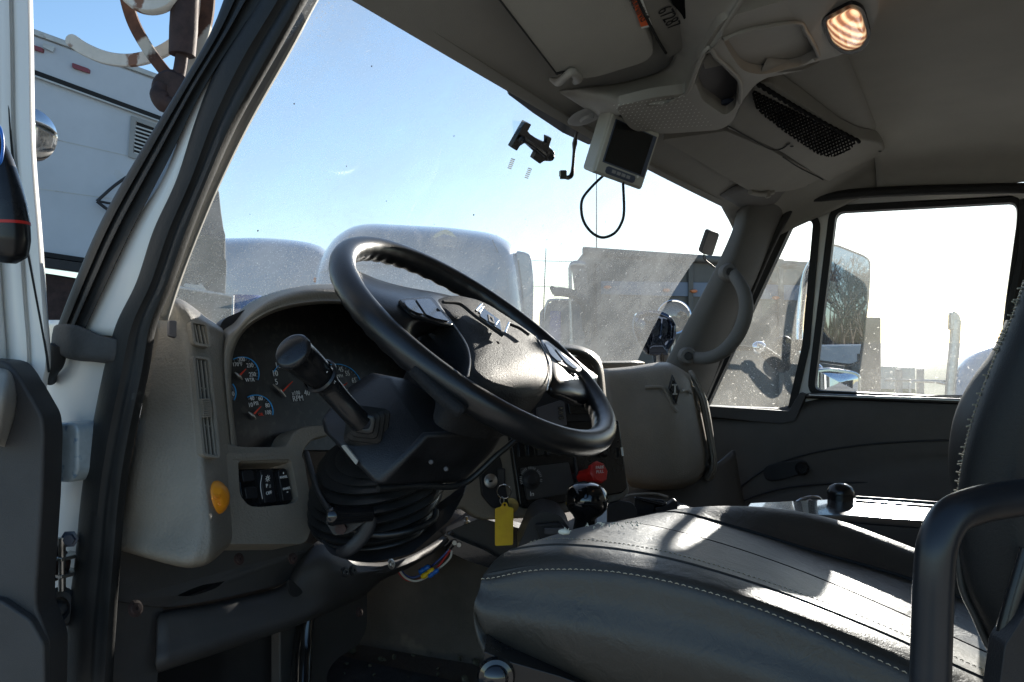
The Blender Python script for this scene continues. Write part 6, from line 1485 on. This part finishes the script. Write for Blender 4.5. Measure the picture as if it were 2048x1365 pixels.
# --- our own bonnet mirror
bmr = thing('bonnet_mirror', 'dark rounded convex mirror on a stalk on the far front wing', 'mirror', W(1330, 720, 3.3))
mpts = rnd([(1268, 640, 8), (1274, 624, 10), (1310, 618, 14), (1338, 628, 10), (1354, 650, 12), (1352, 680, 12), (1336, 704, 10), (1338, 712, 4), (1296, 711, 6), (1280, 692, 10), (1268, 662, 10)], 8)
mh = plate('mirror_shell', [W(x, y, 3.3) for x, y in mpts], FW * .05, 'gloss_black', bmr, bevel=.012)
cxy = V((1311, 664)); rows = [[W(cxy.x + (x - cxy.x) * s, cxy.y + (y - cxy.y) * s, 3.297 - o) for x, y in mpts] for s, o in ((.96, .0), (.8, .003), (.5, .006), (.2, .0075), (.02, .0076))]
patch('mirror_face', rows, 'mirror_dark_reflection', bmr, n=1, k=4, solid=0, closed=True)
tube('stalk', [W(1322, 706, 3.33), W(1322, 730, 3.33), W(1324, 760, 3.34)], [.035, .028, .03], 'gloss_black', bmr, seg=16)
rdm = thing('halo_reflection', 'round glass disc and bright rim drawn as a halo reflection behind the dark mirror', 'mirror', W(1350, 660, 3.6))  # added disc and rim imitate a circular halo reflection
lathe('glass_disc', [(0, .02), (.04, .016), (.06, .008), (.069, 0), (.069, -.012), (0, -.02)], W(1348, 634, 3.6), -FW - RT * .35, 'clean_glass', rdm, seg=40)
lathe('rim', [(.066, .004), (.071, .006), (.074, 0), (.071, -.012), (.066, -.012)], W(1348, 634, 3.6), -FW - RT * .35, 'chrome', rdm, seg=40)
tube('stalk', [W(1348, 655, 3.62), W(1346, 700, 3.62), W(1340, 770, 3.6)], .008, 'steel', rdm, seg=10)

# --- west coast mirror beyond the side window
mir = thing('side_mirror', 'tall framed side mirror outside the far window showing bare trees and a white van', 'side mirror', W(1700, 600, 2.57))
MN = V((-.56, -.83, .012)).normalized(); MP = W(1700, 610, 2.60)
def mm_(x, y, o=0): return hit(x, y, MP + MN * o, MN)
mo_ = rnd([(1640, 488, 10), (1672, 487, 12), (1735, 512, 18), (1743, 524, 6), (1740, 600, 30), (1722, 726, 12), (1700, 733, 8), (1630, 724, 8)], 10)
mi_ = shrink(mo_, 5, (1690, 610))
plate('shell', [mm_(x, y) for x, y in mo_], -MN * .016, 'satin_black', mir, bevel=.004)
plate('glass', [mm_(x, y, .003) for x, y in mi_], -MN * .003, 'mirror_dimmed', mir)
lo_ = rnd([(1634, 738, 6), (1660, 735, 10), (1712, 742, 14), (1724, 752, 8), (1722, 790, 4), (1634, 790, 4)], 6)
MP2 = W(1680, 760, 2.6); MN2 = V((-.62, -.78, .06)).normalized()
plate('lower_shell', [hit(x, y, MP2, MN2) for x, y in lo_], -MN2 * .05, 'chrome', mir, bevel=.008)
li_ = shrink(lo_, 7, (1680, 765)); c2 = V((1680, 765))
rows = [[hit(c2.x + (x - c2.x) * s, c2.y + (y - c2.y) * s, MP2 + MN2 * (.003 + o), MN2) for x, y in li_] for s, o in ((1, 0), (.75, .005), (.45, .009), (.1, .011), (.01, .011))]
patch('lower_glass', rows, 'mirror_glass', mir, n=1, k=3, solid=0, closed=True)
tube('mirror_arm', [mm_(1640, 500, -.06), W(1610, 560, 2.7), W(1600, 690, 2.7), mm_(1640, 740, -.06)], .012, 'chrome', mir, seg=12)
ft_ = thing('fender_arm', 'black jointed bracket with a chrome ball reaching to the far mirror outside the vent window', 'mirror bracket', W(1560, 700, 2.6))
tube('rod', [W(1440, 694, 2.65), W(1480, 696, 2.62), W(1505, 698, 2.6)], .008, 'rubber', ft_, seg=10)
lathe('ball', [(0, .022), (.012, .018), (.019, .008), (.019, -.008), (.012, -.018), (0, -.022)], W(1518, 695, 2.6), RT, 'chrome', ft_, seg=24)
tube('elbow', [W(1526, 702, 2.6), W(1545, 718, 2.6), W(1566, 732, 2.6), W(1574, 716, 2.6), W(1582, 696, 2.6), W(1600, 690, 2.6), W(1624, 690, 2.6)], [.016, .021, .022, .018, .02, .018, .016], 'rubber', ft_, seg=16)
lathe('round_joint', [(0, .012), (.024, .012), (.028, .004), (.028, -.012), (0, -.012)], W(1568, 690, 2.59), -FW, 'rubber', ft_, seg=24)

# --- beyond the side window: stack, bonnet, container, posts
stt = thing('parked_truck', 'parked truck with a tall cut off exhaust stack and rounded bonnet beyond the far window', 'truck', V((*W(1940, 682, 7).xy, 0)))
tube('exhaust_stack', [W(1912, 640, 7), W(1908, 700, 7), W(1900, 790, 7), W(1893, 950, 7)], .040, 'steel', stt, seg=24)
plate('stack_tip', [W(x, y, 6.97) for x, y in rnd([(1903, 624, 3), (1910, 622, 5), (1922, 632, 8), (1922, 660), (1902, 660)], 4)], FW * .06, 'steel', stt, bevel=.01)
bn = [[W(x, y, t) for x, y, t in r] for r in (((1905, 760, 8.6), (1915, 720, 8.4), (1950, 695, 8.2), (2000, 684, 8.0), (2080, 682, 7.8)), ((1900, 790, 7.6), (1912, 745, 7.5), (1950, 715, 7.4), (2000, 700, 7.3), (2080, 695, 7.2)), ((1898, 900, 7.3), (1910, 850, 7.2), (1950, 830, 7.1), (2000, 820, 7.0), (2080, 820, 6.9)))]
patch('bonnet', bn, 'white_truck', stt, solid=.03)
tube('mirror_bar', [W(x, y, 7.2) for x, y in ((1820, 800), (1822, 766), (1846, 763), (1872, 764), (1890, 768))], .012, 'steel', stt, seg=8)
ctn = plate('container', [W(x, y, 12) for x, y in ((1700, 634), (1763, 634), (1763, 900), (1700, 900))], FW * 2.4, 'dump_steel', None, bevel=.03)
tag(ctn, 'square grey container end standing just beyond the tall side mirror', 'container')
pst = thing('rail_posts', 'grey upright posts on a low rail in front of the green bank', 'railing', V((*W(1830, 682, 20).xy, 0)))
tube('rail', [W(1770, 760, 20), W(1890, 762, 20)], .03, 'grey_wall', pst, n=1, seg=8)
for x in (1800, 1843): plate('post', [W(x + a, b, 20) for a, b in ((-6, 738), (6, 738), (6, 860), (-6, 860))], FW * .12, 'grey_wall', pst, bevel=.02)
yd = plate('yard_wall', [W(x, y, 24) for x, y in ((1762, 732), (1830, 736), (1830, 900), (1762, 900))], FW * .3, 'trailer_rail', None); tag(yd, 'pale panel wall in the yard between the container and the posts', 'wall')

# --- behind the cab, shown by the side mirror: bare trees and a van
def tree(x, y, h, sd, lab):
    random.seed(sd); tr = thing('bare_tree', lab, 'tree', V((x, y, 0)), 'bare trees behind the yard')
    bm = bmesh.new()
    def grow(p, d, L, r, dep):
        q = p + d * L; tube_bm(bm, [p, p.lerp(q, .5) + V((random.uniform(-.1, .1), random.uniform(-.1, .1), 0)) * L * .3, q], [r, r * .85, r * .65], 5, cap=False)
        if dep == 0: return
        for _ in range(3 if dep > 1 else 4):
            nd_ = (d + V((random.uniform(-.8, .8), random.uniform(-.8, .8), random.uniform(-.1, .6)))).normalized(); grow(q, nd_, L * random.uniform(.6, .85), r * .6, dep - 1)
    grow(V((x, y, 0)), V((0, 0, 1)), h * .28, h * .022, 5)
    fin('branches', bm, 'bark', tr)
def mirror_spot(px, py, dist):
    p = mm_(px, py); d = (p - CAMP).normalized(); r_ = d - MN * 2 * d.dot(MN); return p + r_ * dist
tl_ = ['bare tree with the widest crown in the mirror', 'slim bare tree at the edge of the mirror view', 'bare leaning tree in the middle of the mirror', 'low bare tree above the van in the mirror', 'bare tree farthest back in the mirror']
for i, (px, dst, h) in enumerate(((1662, 70, 10), (1684, 82, 12), (1702, 76, 11), (1722, 88, 12), (1738, 78, 10))):
    p = mirror_spot(px, 600, dst); tree(p.x, p.y, h, i + 5, tl_[i])
rows = []
a, b = mirror_spot(1600, 600, 105), mirror_spot(1790, 600, 105)
bm = bmesh.new(); random.seed(11)
for i in range(900):
    s = random.uniform(-1.5, 2.5); p = a.lerp(b, s); p = V((p.x + random.uniform(-2, 2), p.y + random.uniform(-2, 2), 0)); h = random.uniform(4.5, 8)
    tube_bm(bm, [p, p + V((random.uniform(-.5, .5), random.uniform(-.5, .5), h))], [random.uniform(.1, .28), .04], 4, cap=False)
wd = fin('woods', bm, 'bark'); tag(wd, 'far off mass of bare winter woods', None, kind='stuff')
vp = mirror_spot(1700, 690, 27); va = (mirror_spot(1725, 690, 27) - mirror_spot(1675, 690, 27)); va.z = 0; va.normalize(); vb = V((-va.y, va.x, 0))
if vb.dot(V((2.7, .3, 0)) - vp) < 0: vb = -vb
vn = thing('white_van', 'white panel van parked behind the truck, seen in the side mirror', 'van', V((vp.x, vp.y, 0)))
prof = [(-2.4, .4), (-2.4, 2.0), (-2.2, 2.15), (.5, 2.15), (.9, 2.0), (1.5, 1.25), (2.3, 1.05), (2.5, .8), (2.5, .4)]
base = V((vp.x, vp.y, 0))
plate('body', [base + va * x + UP * z + vb * .9 for x, z in prof], -vb * 1.8, 'van_white', vn, bevel=.08)
plate('side_window', [base + va * x + UP * z + vb * .915 for x, z in ((.1, 1.35), (.1, 1.85), (.75, 1.85), (1.25, 1.35))], -vb * .02, 'dark_glass', vn)
for x in (-1.5, 1.6): lathe('wheel', [(0, .05), (.2, .05), (.22, .02), (.34, .02), (.34, -.2), (0, -.2)], base + va * x + vb * .92 + UP * .34, vb, 'tyre', vn, seg=24)
# where trailers on the driver side stand nothing else is needed: open sky lights the cab through the open door
